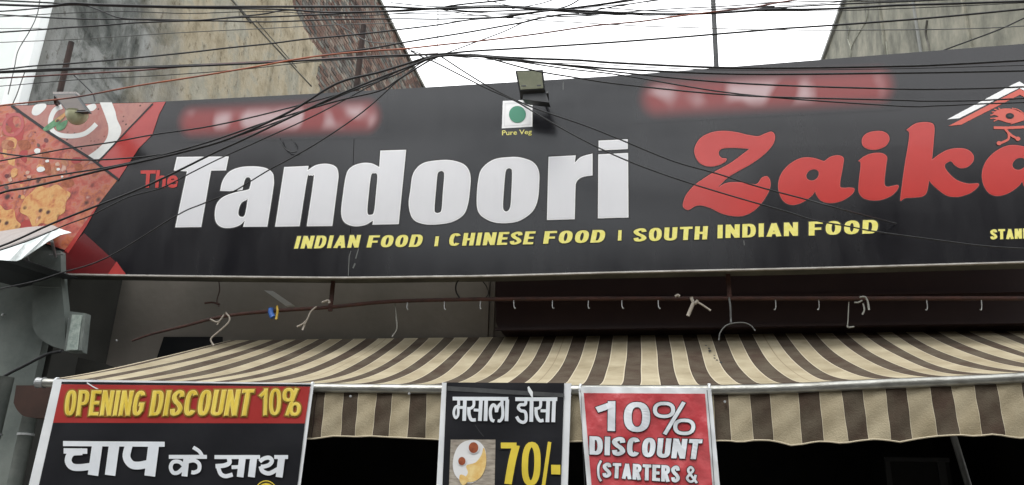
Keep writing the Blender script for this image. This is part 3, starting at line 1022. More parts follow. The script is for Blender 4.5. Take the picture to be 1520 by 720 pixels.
flat('carrot_strip', closed_crom([(82, 178), (98, 166), (99, 170), (86, 181)]), M['bread'], .007, parent=fpic)
flat('flat_bread', closed_crom([(36, 296), (46, 286), (58, 276), (70, 279), (84, 274), (95, 281), (105, 288), (98, 300), (96, 314), (86, 322), (80, 336), (62, 331), (50, 339), (42, 322), (30, 314)]), M['bread'], .0045, label='golden piece of bread in the picture', parent=fpic)
flat('flat_bread', closed_crom([(-20, 306), (-2, 303), (8, 312), (20, 311), (24, 326), (31, 334), (20, 341), (-20, 342)]), M['bread'], .0045, parent=fpic)
mb = MB()
stroke_px(mb, closed_crom([(6, 186), (14, 172), (30, 172), (33, 188), (22, 200), (9, 198)]), 5, S, .0045, closed=True)
mb.build('tomato_ring', M['vinyl_red'], fpic)
fr = random.Random(5)
CH = [M['bread'], M['vinyl_dark_red'], M['banner_red'], M['chutney'], M['food_brown'], M['food_pale'], M['food_dark']]
mb = MB()
for k in range(230):
    cx, cy = fr.uniform(-60, 150), fr.uniform(172, 345)
    # stay inside the picture, below its black border line
    if cy < 157 + (cx - 17) * .70 + 9 or (cx > 60 and cy > 356 - (cx - 60) * .1) or cx > 228 - (cy - 152) * .88:
        continue
    if 36 < cx < 104 and 272 < cy < 338 and fr.random() < .5:
        continue
    if -20 < cx < 30 and cy > 296:
        continue
    big = fr.random() < .22
    rr = fr.uniform(6, 11) if big else fr.uniform(1.2, 4.2)
    n_ = fr.randint(6, 9)
    a0 = fr.uniform(0, 6)
    el = fr.uniform(.45, 1)
    pl = []
    for i in range(n_):
        a = 2 * math.pi * i / n_
        x, y = rr * math.cos(a) * fr.uniform(.65, 1.2), rr * el * math.sin(a) * fr.uniform(.65, 1.2)
        pl.append((cx + x * math.cos(a0) - y * math.sin(a0), cy + x * math.sin(a0) + y * math.cos(a0)))
    pl = closed_crom(pl, 3)
    mb.poly([S(p[0], p[1], .0026 + .0000075 * k) for p in pl], (), fr.choice((0, 2, 3, 4)) if big else fr.choices((0, 1, 2, 3, 4, 5, 6), (3, 2, 2, 2, 3, 3, 4))[0])
mb.build('food_pieces', CH, fpic, kind='stuff')
for (cx, cy, r_) in ((56, 224, 5), (70, 239, 3), (60, 252, 6), (87, 251, 3), (92, 262, 2)):
    flat('paneer_cube', closed_crom([(cx + r_ * math.cos(a) * random.uniform(.7, 1.2), cy + r_ * .8 * math.sin(a) * random.uniform(.7, 1.2)) for a in (0, 1.1, 2.2, 3.3, 4.4, 5.4)]), M['white_print'], .005, parent=fpic)

# ---- big lettering
def conv(pts, ox, oy, s=4.8):
    return [((p[0] / s + ox, p[1] / s + oy) + ((1,) if len(p) > 2 else ())) for p in pts]
def big_letter(outlines, rim, fill, rimw, shw=1.6, label=None):
    """outlines: list of (outer, [holes]) in pixels with sharp flags"""
    q = MB()
    for outer, holes in outlines:
        o = closed_crom(outer)
        hs = [closed_crom(h) for h in holes]
        for k, (d, off) in enumerate(((-shw, .0009), (0, .0018), (rimw, .0027))):
            oo = inset(o, d)
            hh = [inset(h, -d) for h in hs]
            q.poly([S(p[0], p[1], off) for p in oo], [[S(p[0], p[1], off) for p in h] for h in hh], k)
    return q.build('letter', [M['letter_shadow'], rim, fill], sg)
WR = (M['letter_rim'], M['letter_white'], 1.25)
s_ = lambda *p: [(*q, 1) for q in p]
big_letter([(conv(s_((60, 158), (430, 155), (410, 254), (304, 256), (234, 657), (48, 660), (132, 261), (38, 255)), 250, 200), [])], *WR)
big_letter([(conv([(368, 400, 1), (385, 330), (430, 266), (505, 233), (600, 225), (690, 236), (742, 272), (752, 330), (745, 400), (705, 655, 1), (532, 656, 1), (544, 612, 1), (508, 645),
                   (450, 663), (385, 661), (343, 630), (330, 572), (344, 492), (395, 440), (478, 410), (566, 391), (580, 372), (588, 330), (578, 306), (556, 306), (542, 330), (527, 394, 1), (435, 402, 1)], 250, 200),
             [conv([(565, 460, 1), (522, 485), (502, 530), (500, 570), (520, 585), (545, 568)], 250, 200)])], *WR)
big_letter([(conv([(105, 230, 1), (280, 222, 1), (272, 252, 1), (335, 215), (415, 207), (475, 230), (492, 285), (485, 360), (448, 650, 1), (265, 652, 1), (314, 318), (306, 293), (284, 292), (268, 318), (215, 652, 1), (40, 655, 1)], 400, 200), [])], *WR)
big_letter([(conv([(790, 113, 1), (974, 107, 1), (921, 637, 1), (733, 641, 1), (738, 612, 1), (680, 644), (600, 652), (535, 625), (511, 565), (520, 450), (545, 290), (580, 232), (650, 203), (725, 203), (782, 230, 1)], 400, 200),
             [conv([(724, 292), (745, 275), (768, 290), (760, 400), (745, 545), (722, 570), (698, 552), (708, 420)], 400, 200)])], *WR)
big_letter([(conv([(128, 500), (140, 390), (160, 275), (225, 205), (335, 182), (440, 183), (530, 217), (568, 290), (564, 400), (548, 505), (515, 575), (435, 622), (325, 640), (225, 635), (155, 597)], 580, 200),
             [conv([(333, 285), (350, 261), (370, 261), (381, 285), (372, 400), (362, 530), (345, 555), (322, 555), (312, 530), (322, 400)], 580, 200)])], *WR)
big_letter([(conv([(612, 470), (622, 330), (650, 240), (735, 176), (850, 159), (930, 163), (1015, 195), (1055, 258), (1058, 350), (1046, 470), (1006, 552), (920, 612), (830, 630), (735, 624), (660, 590), (622, 545)], 580, 200),
             [conv([(818, 268), (835, 241), (855, 243), (864, 270), (860, 400), (852, 510), (832, 544), (808, 540), (800, 505), (806, 400)], 580, 200)])], *WR)
big_letter([(conv([(308, 205, 1), (503, 195, 1), (495, 247, 1), (540, 206), (622, 182, 1), (622, 338, 1), (550, 350), (508, 385), (500, 450), (495, 650, 1), (297, 656, 1)], 750, 190), [])], *WR)
big_letter([(conv(s_((665, 90), (873, 80), (873, 150), (665, 160)), 750, 190), []), (conv(s_((663, 188), (875, 178), (878, 638), (660, 644)), 750, 190), [])], *WR)
ZR = (M['zaika_rim'], M['zaika_red'], 0.7)
big_letter([(conv([(148, 195), (185, 125), (260, 82), (350, 68), (450, 78), (520, 95), (600, 106), (650, 88), (697, 74), (722, 105), (708, 165), (650, 232), (560, 300), (460, 356), (385, 402), (315, 472, 1), (370, 441), (440, 433),
                   (520, 440), (590, 447), (628, 402), (668, 393), (690, 432), (682, 490), (640, 565), (580, 632), (505, 672), (430, 677), (340, 657), (268, 622), (200, 601), (152, 606), (108, 632), (72, 618), (66, 585), (90, 522), (145, 458),
                   (225, 400), (305, 352), (400, 300), (480, 242), (540, 197, 1), (430, 190), (352, 194), (322, 216), (326, 246), (346, 262), (376, 266), (368, 288), (318, 314), (248, 323), (188, 300), (156, 255)], 1000, 180), [])], *ZR)
A1 = conv([(25, 490), (50, 415), (110, 350), (190, 309), (270, 308), (352, 332, 1), (400, 300), (452, 290), (490, 308), (488, 360), (465, 500), (488, 522), (535, 520), (568, 530), (550, 570), (480, 615), (400, 632), (335, 618), (300, 580),
           (288, 548, 1), (262, 582), (200, 625), (130, 645), (70, 625), (33, 565)], 1150, 170)
A1h = conv([(225, 432), (248, 400), (288, 391), (313, 412), (305, 448), (272, 470), (236, 462)], 1150, 170)
big_letter([(A1, [A1h])], *ZR)
big_letter([(conv([(620, 185), (640, 145), (690, 122), (760, 118), (805, 140), (817, 180), (790, 225), (730, 250), (670, 248), (630, 225)], 1150, 170), []),
            (conv([(595, 330, 1), (640, 296), (700, 275), (762, 275), (800, 302), (795, 360), (782, 485), (800, 514), (840, 508), (880, 503), (875, 535), (830, 580), (760, 608), (690, 612), (630, 595), (598, 550), (600, 470), (612, 352)], 1150, 170), [])], *ZR)
big_letter([(conv([(122, 157, 1), (180, 115), (240, 102), (300, 108), (322, 140), (316, 250), (305, 370, 1), (355, 332), (420, 298), (500, 287), (562, 300), (600, 338), (598, 382), (558, 422), (505, 431), (462, 405), (438, 381), (395, 410), (422, 462), (482, 515),
                   (560, 540), (635, 540), (624, 572), (570, 612), (490, 635), (420, 630), (368, 600), (312, 552), (284, 518, 1), (268, 600), (238, 631), (180, 640), (112, 645), (85, 662), (80, 635), (108, 420), (142, 200)], 1320, 160), [])], *ZR)
def tr2(pts):
    return [((p[0] - 1205.8) * 1.09 + 1512.7, (p[1] - 260) * 1.07 + 243.6) + ((1,) if len(p) > 2 else ()) for p in pts]
big_letter([(tr2(A1), [tr2(A1h)])], *ZR)

# ---- emblem at the right: roof strokes, bird on a perch
flat('roof_stroke', [(1406, 177.3), (1503, 125.5), (1513, 121), (1575, 156), (1571, 163), (1513, 130.5), (1424, 175.5)], M['letter_rim'], .004, label='white roof stroke')
flat('roof_stroke', [(1408, 187), (1502, 138), (1514, 131.8), (1575, 166), (1571, 174), (1514, 140.5), (1427, 185)], M['emblem_red'], .004, label='red roof stroke')
mb = MB()
mb.poly([S(p[0], p[1], .004) for p in closed_crom([(1473, 169.5, 1), (1480, 164), (1490, 161), (1504, 162), (1516, 167), (1528, 172), (1540, 176, 1), (1520, 178), (1510, 181), (1498, 182.5), (1486, 179), (1475, 176.5, 1), (1482, 173)])], (), 0)
mb.poly([S(p[0], p[1], .006) for p in arc(1499, 172, 6.3, 4.3, 0, 345, 18, 2)], (), 1)
mb.poly([S(p[0], p[1], .008) for p in arc(1499, 172, 3, 2, 0, 340, 12, 2)], (), 2)
for (fx, fy) in ((1470, 171), (1472, 166), (1476, 162), (1470, 176), (1475, 180), (1482, 160)):
    stroke_px(mb, crom([(fx, fy), ((fx + 1490) / 2, (fy + 171) / 2 + (1 if fy > 171 else -1.5)), (1490, 171)], 3), 1.5, S, .0036)
stroke_px(mb, crom([(1502, 160.5), (1512, 163), (1522, 170)], 4), 1.4, S, .0055)
stroke_px(mb, crom([(1500, 184), (1514, 180), (1525, 176)], 4), 1.3, S, .0055)
stroke_px(mb, [(1475, 189.5), (1495, 189.8), (1550, 187)], 4, S, .0045)
stroke_px(mb, crom([(1492, 191), (1497, 198), (1497, 206), (1491, 210), (1483, 213)], 4), 3.4, S, .005)
stroke_px(mb, crom([(1497, 197), (1503, 202), (1511, 206)], 4), 3.4, S, .0054)
for (cx, cy) in ((1483, 212.5), (1511, 206)):
    mb.poly([S(p[0], p[1], .0062) for p in arc(cx, cy, 3.6, 3.2, 0, 340, 12, 2)], (), 0)
mb.build('bird_emblem', [M['emblem_red'], M['letter_shadow'], M['lamp_body']], sg)

# ---- green dot mark
flat('mark_plate', [(746.3, 149.8), (790.5, 148.2), (790.3, 188), (744.9, 190.6)], M['letter_rim'], .003, label='white square with a green dot')
flat('green_dot', arc(768, 169.7, 12.5, 12.5, 0, 352, 40, 2), M['print_green'], .006)
mb = MB()
stroke_px(mb, [(750, 153.4), (787, 152), (786.8, 184.8), (748.8, 187)], .7, S, .0045, closed=True)
mb.build('mark_border', M['letter_white'], sg)

# ---- small lettering
SHD = M['letter_shadow']
def small(text, quad, **k):
    q = MB()
    put_word(q, text, quad, S, off=.0009, mi=1, grow=k.get('gr', .14), **{a: b for a, b in k.items() if a != 'gr'})
    put_word(q, text, quad, S, off=.0038, mi=0, **{a: b for a, b in k.items() if a != 'gr'})
    q.build('lettering', [M['print_yellow'], SHD], sg)
KW = dict(wbase=.66, tx=.25, ty=.17, gap=.13)
small('INDIAN', [(436, 369.2), (532, 367.5), (536, 348.7), (441, 350.5)], **KW)
small('FOOD', [(544, 367.4), (624.5, 366.4), (629.5, 348), (548, 349.6)], **KW)
small('I', [(644.5, 365.5), (650, 365.2), (652, 350.8), (646.5, 351)], wbase=.3, tx=.28, ty=.2, gap=.1)
small('CHINESE', [(665.5, 365.2), (791, 362.5), (795.5, 343.3), (668.5, 346.4)], **KW)
small('FOOD', [(806, 362), (896, 359.8), (900, 341), (809, 343.2)], **KW)
small('I', [(917, 357.2), (922.3, 357), (923, 341.6), (917.8, 341.8)], wbase=.3, tx=.28, ty=.2, gap=.1)
small('SOUTH', [(940, 358.8), (1049.5, 355.3), (1051, 335.6), (941, 339.3)], **KW)
small('INDIAN', [(1064.5, 353.8), (1184.5, 350), (1184.5, 329.8), (1065, 334)], **KW)
small('FOOD', [(1200.5, 349.8), (1302.5, 346.3), (1304, 326.2), (1200.5, 329.2)], **KW)
small('STAND', [(1470, 355.6), (1529, 354), (1528.5, 339), (1470, 340.6)], wbase=.62, tx=.27, ty=.2, gap=.1)
mb = MB()
font_word(mb, 'Pure Veg', [(745.2, 203.2), (789.5, 201.2), (789.5, 192), (745.2, 193.6)], S, .012, .004)
mb.build('lettering', M['print_yellow'], sg)
mb = MB()
font_word(mb, 'The', [(207.5, 279), (263, 279), (266.5, 252), (209, 253)], S, .028, .004)
mb.build('lettering', M['zaika_red'], sg)

# ---- two smeared red bands with illegible pale marks
def smear(name, quad, m_):
    q = MB()
    bl, br, tr, tl = quad
    N, K = 24, 4
    q.uv = []
    for j in range(K + 1):
        for i in range(N + 1):
            p = lerp2(lerp2(bl, br, i / N), lerp2(tl, tr, i / N), j / K)
            q.v.append(S(p[0], p[1], .0012))
            q.uv.append((i / N, j / K))
    for j in range(K):
        for i in range(N):
            a = j * (N + 1) + i
            q.f.append((a, a + 1, a + N + 2, a + N + 1))
            q.mi.append(0)
    q.build(name, m_, sg)
smear('smeared_band', [(255, 212), (575, 205), (575, 137), (255, 151.5)], M['smear_a'])
smear('smeared_band', [(938, 184), (1340, 163), (1340, 88), (938, 112)], M['smear_b'])

# ------------------------------------------------------------------ lamps on the sign
fl = empty('floodlight', S(785, 150, .3), 'square grey floodlight on a bracket above the green dot mark', 'lamp')
q4 = [(764.7, 105), (806, 103.6), (809.2, 132.8), (770.8, 135.2)]
f = [PY(*p, 5.72 + (.05 if i > 1 else 0)) for i, p in enumerate(q4)]
mb = MB()
mb.prism(f, [p + Vector((0, .06, -.02)) for p in f])
mb.build('housing', M['lamp_body'], fl, bevel=.006)
c_ = sum(f, Vector()) / 4
g = [c_ + (p - c_) * .88 + Vector((0, -.004, 0)) for p in f]
mb = MB()
mb.prism(g, [p + Vector((0, .003, 0)) for p in g])
mb.build('glass', M['lamp_glass'], fl)
for (q0, q1, q2, q3) in (((774, 126.5), (781, 126.3), (781, 128), (774, 128.2)), ((797, 125.8), (803, 125.6), (803, 127.4), (797, 127.6))):
    k = [PY(*p, 5.735) for p in (q0, q1, q2, q3)]
    mb = MB()
    mb.prism(k, [p + Vector((0, .004, 0)) for p in k])
    mb.build('led_clip', M['lamp_body'], fl)
k = [PY(*p, 5.80) for p in ((776, 134), (809, 133), (815, 152), (790, 149), (776, 147))]
mb = MB()
mb.prism(k, [p + Vector((0, .12, .02)) for p in k])
mb.build('driver_box', M['lamp_body'], fl, bevel=.006)
a, b = PY(778, 143, 5.84), PY(772, 139, 5.84)
mb = MB()
mb.tube([PY(774, 137, 5.80), PY(774, 146, 5.86), PY(778, 148, 6.09)], .012, 8)
mb.tube([PY(812, 137, 5.80), PY(813, 148, 5.88), PY(808, 150, 6.09)], .012, 8)
mb.build('bracket', M['lamp_body'], fl)

l2 = empty('floodlight', S(105, 170, .3), 'tilted brown lamp with a cream bowl over the food picture', 'lamp')
f = [PY(*p, y) for p, y in (((79, 139.5), 5.75), ((112, 138.8), 5.75), ((131, 165.5), 5.62), ((100, 167), 5.62))]
mb = MB()
mb.prism(f, [p + Vector((0, .05, .004)) for p in f])
mb.build('housing', M['lamp_body'], l2, bevel=.005)
c_ = sum(f, Vector()) / 4
g = [c_ + (p - c_) * .86 + Vector((0, -.006, 0)) for p in f]
mb = MB()
mb.prism(g, [p + Vector((0, .003, 0)) for p in g])
mb.build('cover', M['lamp_brown'], l2)
mb = MB()
f = [PY(*p, 5.84) for p in ((78, 136.5), (113, 136), (113, 139), (79, 139.4))]
mb.prism(f, [p + Vector((0, .05, 0)) for p in f])
mb.build('top_edge', M['sheet_grey'], l2)
cc = PY(114.5, 168, 5.70)
mb = MB()
R0 = (PY(129, 168, 5.72) - PY(101, 168, 5.72)).length / 2
vs, fs = [], []
NS, NR = 20, 7
for j in range(NR + 1):
    ph = j / NR * math.pi / 2
    for i in range(NS):
        th = 2 * math.pi * i / NS
        vs.append(cc + Vector((R0 * math.cos(ph) * math.cos(th), R0 * math.cos(ph) * math.sin(th), -R0 * 1.15 * math.sin(ph) ** 1.0)))
for j in range(NR):
    for i in range(NS):
        fs.append((j * NS + i, j * NS + (i + 1) % NS, (j + 1) * NS + (i + 1) % NS, (j + 1) * NS + i))
fs.append(tuple(range(NS)))
mb.add(vs, fs)
mb.build('bowl', M['lamp_cream'], l2, smooth=True)
mb = MB()
mb.tube([PY(83, 141, 5.88), PY(82, 151, 5.95), PY(84, 155, 6.09)], .014, 8)
mb.build('bracket', M['rust_dark'], l2)

# posts behind and above the sign
def post(p0, p1, Y, wpx, m_, label, name='post', mat2=None):
    a, b = PY(*p0, Y), PY(*p1, Y)
    r = wpx / 2 / FPX * (a - EYE).dot(ROT @ Vector((0, 0, -1)))
    q = MB()
    q.tube([a, a.lerp(b, .33), a.lerp(b, .66), b], r, 12)
    return q.build(name, m_, smooth=False, label=label, cat='post')
post((106, 63), (84, 158), 6.22, 8.5, M['rust_dark'], 'short dark rusty pipe standing up behind the sign at the far left')
post((540, 38), (527, 150), 6.34, 8.5, M['rust_dark'], 'brown iron post behind the sign in front of the bare brick wall')
post((1058, -12), (1064, 112), 6.34, 7, M['pole_dark'], 'tall thin dark pole rising into the sky behind the sign', 'pole')

# ------------------------------------------------------------------ sheet metal canopy at the left edge
cn = empty('metal_canopy', PY(50, 390, 5.9), 'crumpled white sheet metal canopy at the left edge under the food picture', 'canopy')
A_ = [PY(-60, 353, 6.05), PY(0, 345, 6.05), PY(40, 339, 6.05), PY(78, 336, 6.05)]
B_ = [PY(-60, 396, 5.45), PY(0, 371, 5.45), PY(40, 357, 5.5), PY(86, 340, 5.6)]
mb = MB()
for i in range(3):
    u = Vector((0, 0, .012))
    mb.prism([A_[i], A_[i + 1], B_[i + 1], B_[i]], [p + u for p in (A_[i], A_[i + 1], B_[i + 1], B_[i])])
mb.build('top_sheet', M['sheet_grey'], cn)
T_ = [(-60, 396), (-20, 379), (0, 371.5), (20, 365), (40, 357.5), (62, 349), (78, 341), (88, 339), (96, 342), (105, 344.5)]
U_ = [(-60, 402), (-20, 391), (0, 386), (14, 387), (24, 387.5), (31, 385), (48, 374), (72, 358), (90, 348.5), (105, 345.5)]
mb = MB()
tt = [PY(*p, 5.44 + .01 * (i % 2)) for i, p in enumerate(T_)]
uu = [PY(*p, 5.40 + .02 * ((i + 1) % 2)) for i, p in enumerate(U_)]
for i in range(len(tt) - 1):
    mb.quad(uu[i], uu[i + 1], tt[i + 1], tt[i])
    D = Vector((0, .006, 0))
    mb.quad(tt[i] + D, tt[i + 1] + D, uu[i + 1] + D, uu[i] + D)
    mb.quad(uu[i] + D, uu[i + 1] + D, uu[i + 1], uu[i])
    mb.quad(tt[i], tt[i + 1], tt[i + 1] + D, tt[i] + D)
mb.build('fascia', M['sheet_white'], cn)
mb = MB()
for i in range(5):
    a, b = uu[i] + Vector((0, .007, .004)), uu[i + 1] + Vector((0, .007, .004))
    c, d_ = Vector((b.x, 6.07, b.z + .045)), Vector((a.x, 6.07, a.z + .045))
    mb.prism([a, b, c, d_], [p + Vector((0, 0, .006)) for p in (a, b, c, d_)])
mb.build('shade_sheet', M['lamp_body'], cn)  # near-black sheet added as the shade under the canopy
for p0, p1 in (((39, 380), (45, 402)), ((77, 358), (82, 381))):
    mb = MB()
    mb.tube([PY(*p0, 5.75), PY(*p1, 6.0)], .014, 8)
    mb.build('bracket', M['steel'], cn)
mb = MB()
mb.tube([PY(73, 378, 6.0), PY(95, 377, 6.0)], .006, 6)
mb.build('bolt_plate', M['steel'], cn)

# ------------------------------------------------------------------ ground floor wall of the left building, duct, light box, pipes
mb = MB()
a, b = PY(-120, 500, 6.18), PY(88, 430, 6.18)
mb.box((a.x - 3, 6.12, .121), (b.x, 6.199, 4.2))
mb.build('front_wall', M['grey_wall'], lb, label='grey painted lower front wall')
mb = MB()
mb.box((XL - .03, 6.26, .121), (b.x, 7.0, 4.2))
mb.build('return_wall', M['dark_wall'], lb)
dk = closed_crom([(49, 372, 1), (90, 372, 1), (91, 420, 1), (96, 470, 1), (97, 519, 1), (88, 517), (76, 513), (60, 503), (51, 491), (48, 470)], 5)
f = [PY(p[0], p[1], 6.03) for p in dk]
mb = MB()
mb.prism(f, [p + Vector((0, .08, 0)) for p in f])
mb.build('duct', M['grey_wall'], label='grey rounded duct hanging on the wall under the left end of the sign', cat='duct', bevel=.008)
lx = empty('light_fixture', PY(112, 522, 5.85), 'small glassy rectangular light fixture on the grey duct', 'light fixture')
f = [PY(*p, 5.98) for p in ((103, 462), (127, 465), (121, 523), (95, 521))]
mb = MB()
mb.prism(f, [p + Vector((0, .07, 0)) for p in f])
mb.build('tray', M['pipe_grey'], lx, bevel=.004)
f = [PY(*p, 5.94) for p in ((107, 467), (121, 467.5), (115, 519), (98, 520))]
mb = MB()
mb.prism(f, [p + Vector((0, .04, 0)) for p in f])
mb.build('diffuser', M['fixture_glass'], lx, bevel=.006)
f = [PY(*p, 5.945) for p in ((123, 469), (127, 469), (121, 520), (116.5, 520))]
mb = MB()
mb.prism(f, [p + Vector((0, .034, 0)) for p in f])
mb.build('side_strip', M['pipe_grey'], lx)
for (px, py) in ((106, 474), (99, 512)):
    mb = MB()
    mb.tube([PY(px + 6, py, 6.04), PY(px - 1, py, 6.08), PY(px - 14, py, 6.10)], .012, 8)
    mb.build('bracket', M['steel'], lx)
for i, (xt, yt, wd) in enumerate(((46, 610, 25), (8, 560, 30))):
    a = PY(xt, yt, 5.75)
    q = empty('drainpipe', (a.x, 5.75, .12), 'grey drainpipe beside the left banner, nearer the shop' if i == 0 else 'thick grey drainpipe at the bottom left corner', 'pipe')
    r = wd / 2 / FPX * 5.2
    mb = MB()
    mb.tube([(a.x, 5.75, .12), (a.x, 5.75, 1.5), (a.x, 5.75, a.z)], r, 20)
    mb.build('pipe', M['pipe_grey'], q, smooth=True)
    mb = MB()
    zc = PY(xt, 645, 5.75).z
    mb.tube([(a.x, 5.75, zc - .008), (a.x, 5.75, zc + .008)], r + .008, 20)
    mb.build('clamp', M['steel'], q)
rc = closed_crom([(24, 572, 1), (82, 572, 1), (80, 622, 1), (48, 620, 1), (34, 617), (25, 608), (20, 598, 1)], 4)
f = [PY(p[0], p[1], 4.95) for p in rc]
mb = MB()
mb.prism(f, [p + Vector((0, .16, 0)) for p in f])
mb.build('winch_box', M['maroon'], label='dark brown rounded box behind the left end of the awning bar', cat='box', bevel=.01)
f = [PY(*p, 6.6) for p in ((-30, 582), (-30, 545), (40, 528), (100, 527), (150, 538), (178, 548), (120, 560), (60, 568))]
mb = MB()
mb.prism(f, [p + Vector((0, .05, 0)) for p in f])
mb.build('dark_patch', M['dark_wall'], label='dark flat patch behind the left end of the awning', cat='dark_patch')  # flat dark slab filling the dark area behind the awning end

for (px, py, dx, Y, lab) in ((3, 467, 5, 6.08, 'tiny white fitting on the grey wall at the left edge'), (27, 528, 4, 6.5, 'small pale bolt head beside the black hose'), (172, 505, 3, 6.24, 'small pale screw at the left end of the rail')):
    c = PY(px, py, Y)
    r = dx / 2 / FPX * Y
    mb = MB()
    mb.tube([c + Vector((0, .02, 0)), c + Vector((0, .004, 0)), c], [r, r, r * .6], 10)
    mb.build('bolt', M['steel'], label=lab, cat='bolt')
for (x0, y0, x1, y1) in ((50, 425, 90, 427),):
    a, b = PY(x0, y0, 6.027), PY(x1, y1, 6.027)
    mb = MB()
    mb.tube([a, (a + b) / 2, b], .004, 6)
    mb.build('seam', M['pipe_grey'], bpy.data.objects['duct'])
# ------------------------------------------------------------------ awning
aw = empty('awning', PY(800, 580, 4.75), 'beige and brown striped retractable awning with metal front bar over the shop', 'awning')
YB, YF = 6.90, 4.75
barpx = [(62, 568), (160, 571), (250, 573), (480, 576), (660, 578), (850, 579), (1060, 579), (1180, 576), (1300, 570.5), (1420, 565.5), (1520, 560.5), (1680, 552)]
barw = [PY(*p, YF) for p in barpx]
def zbar(x):
    for i in range(len(barw) - 1):
        if x <= barw[i + 1].x:
            break
    a, b = barw[i], barw[i + 1]
    return a.z + (b.z - a.z) * (x - a.x) / (b.x - a.x)
beige_px = [(342, 345), (352, 372), (387, 406), (423.6, 439.6), (457, 473.6), (490, 509), (525.7, 543.7), (561.8, 585.4), (601, 621), (637, 659), (675, 695), (712, 732), (749, 769.5), (787, 807.5),
            (825.5, 851), (871, 891), (910, 932), (951, 972.5), (992, 1013), (1034, 1055), (1075, 1096), (1116.6, 1148), (1166, 1190), (1210.5, 1236), (1256, 1280.5), (1301, 1325), (1345, 1371), (1393, 1419),
            (1439, 1472), (1494, 1522), (1545, 1572), (1595, 1622)]
wide = {7, 14, 21, 28}
XB = lambda px: PY(px, 499, YB).x
cols = []       # (x, material to the right)
prev = None
for i, (a, b) in enumerate(beige_px):
    xa, xb = XB(a), XB(b)
    if i:
        cols.append((prev, 3))
        cols.append((prev + .006, 2))
        cols.append((xa - .006, 3))
    cols.append((xa, 1))
    cols.append((xa + .007, 0))
    if i in wide:
        xm = (xa + xb) / 2
        cols.append((xm - .004, 4))
        cols.append((xm + .004, 0))
    elif xb - xa > .05:
        cols.append(((xa + xb) / 2, 0))
    cols.append((xb - .007, 1))
    prev = xb
cols.append((prev, 0))
x_left = XB(342)
def canopy_pt(x, t):
    k = min(1.0, max(0.0, (x - x_left) / 1.7))
    k = k * k * (3 - 2 * k)
    zb_ = 3.215
    p0 = (YB, zb_)
    p2 = (YF, zbar(x) + .029)
    mid = ((p0[0] + p2[0]) / 2, (p0[1] + p2[1]) / 2)
    sgm = (5.78, 2.60 + (p2[1] - 2.42))
    p1 = (mid[0] + (sgm[0] - mid[0]) * (k * .8 + .2), mid[1] + (sgm[1] - mid[1]) * (k * .8 + .2))
    y = (1 - t) ** 2 * p0[0] + 2 * t * (1 - t) * p1[0] + t * t * p2[0]
    z_ = (1 - t) ** 2 * p0[1] + 2 * t * (1 - t) * p1[1] + t * t * p2[1]
    env = math.sin(math.pi * t)
    z_ += env * (.010 * math.sin(x * 3.1 + 1.3 + t * 1.5) + .006 * math.sin(x * 7.7 + t * 4) + .003 * math.sin(x * 17 + t * 7))
    xx = x + env * (.006 * math.sin(x * 5.3 + t * 3) + .004 * math.sin(t * 9 + x * 2))
    return Vector((xx, y, z_))
mb = MB()
NT = 28
vs, fs, mi = [], [], []
for (x, m_) in cols:
    for j in range(NT + 1):
        vs.append(canopy_pt(x, j / NT))
nc = len(cols)
for i in range(nc - 1):
    for j in range(NT):
        a = i * (NT + 1) + j
        mb.f.append((a, a + 1, a + NT + 2, a + NT + 1))
        mb.mi.append(cols[i][1])
b0 = len(vs)
mb.v = vs + [v + Vector((0, .0, -.004)) for v in vs]
n0 = len(mb.f)
for i in range(n0):
    mb.f.append(tuple(b0 + k for k in reversed(mb.f[i])))
    mb.mi.append(mb.mi[i])
AWM = [M['beige'], M['beige_edge'], M['brown'], M['brown_edge'], M['seam']]
cano = mb.build('canopy', AWM, aw, smooth=True)
# valance
vt = [(450, 2), (469, 2), (481.7, 0), (509, 2), (531, 0), (558.7, 2), (581.7, 0), (608.3, 2), (632.5, 0), (655, 2), (681, 0), (709, 2), (735, 0), (764, 2), (792, 0), (822, 2), (840, 0), (870, 2), (900, 0), (932, 2),
      (962, 0), (994, 2), (1026, 0), (1059.6, 2), (1081, 0), (1113.3, 2), (1142.6, 0), (1185.5, 2), (1216, 0), (1249.5, 2), (1280.5, 0), (1315, 2), (1346, 0), (1381, 2), (1412.6, 0), (1447, 2), (1480, 0), (1517, 2), (1552, 0), (1590, 2), (1630, 0)]
left = []
x = 450
m_ = 0
while x > 170:
    x -= 24.5 if m_ else 26
    left.append((x, m_))
    m_ = 2 - m_
vt = list(reversed(left)) + vt
vbot = [(80, 640), (300, 645), (464, 651), (476, 649), (488, 646.3), (510, 647), (527, 648), (552, 647.3), (577, 648.5), (604, 650), (632, 650.5), (652, 652), (760, 654), (860, 655), (1000, 655), (1062, 654), (1085, 654.5), (1098, 656.5),
        (1118, 653), (1140, 652.5), (1160, 656), (1176, 661), (1198, 658), (1212, 654.5), (1230, 655.5), (1248, 658.5), (1275, 653.5), (1298, 651.5), (1320, 653), (1337, 655.5), (1360, 651), (1385, 647), (1425, 645.5), (1450, 647), (1475, 644.5),
        (1500, 648), (1518, 649.5), (1545, 646), (1580, 650), (1640, 645)]
def interp(tab, x):
    for i in range(len(tab) - 1):
        if x <= tab[i + 1][0]:
            break
    a, b = tab[i], tab[i + 1]
    return a[1] + (b[1] - a[1]) * (x - a[0]) / (b[0] - a[0])
mb = MB()
cols2 = []
for i in range(len(vt) - 1):
    a, b, mt = vt[i][0], vt[i + 1][0], vt[i][1]
    e = .9
    cols2 += [(a, mt + 1), (a + e, mt)]
    n = 5
    for k in range(1, n):
        cols2.append((a + e + (b - a - 2 * e) * k / n, mt))
    cols2.append((b - e, mt + 1))
cols2.append((vt[-1][0], 0))
NV = 10
vs = []
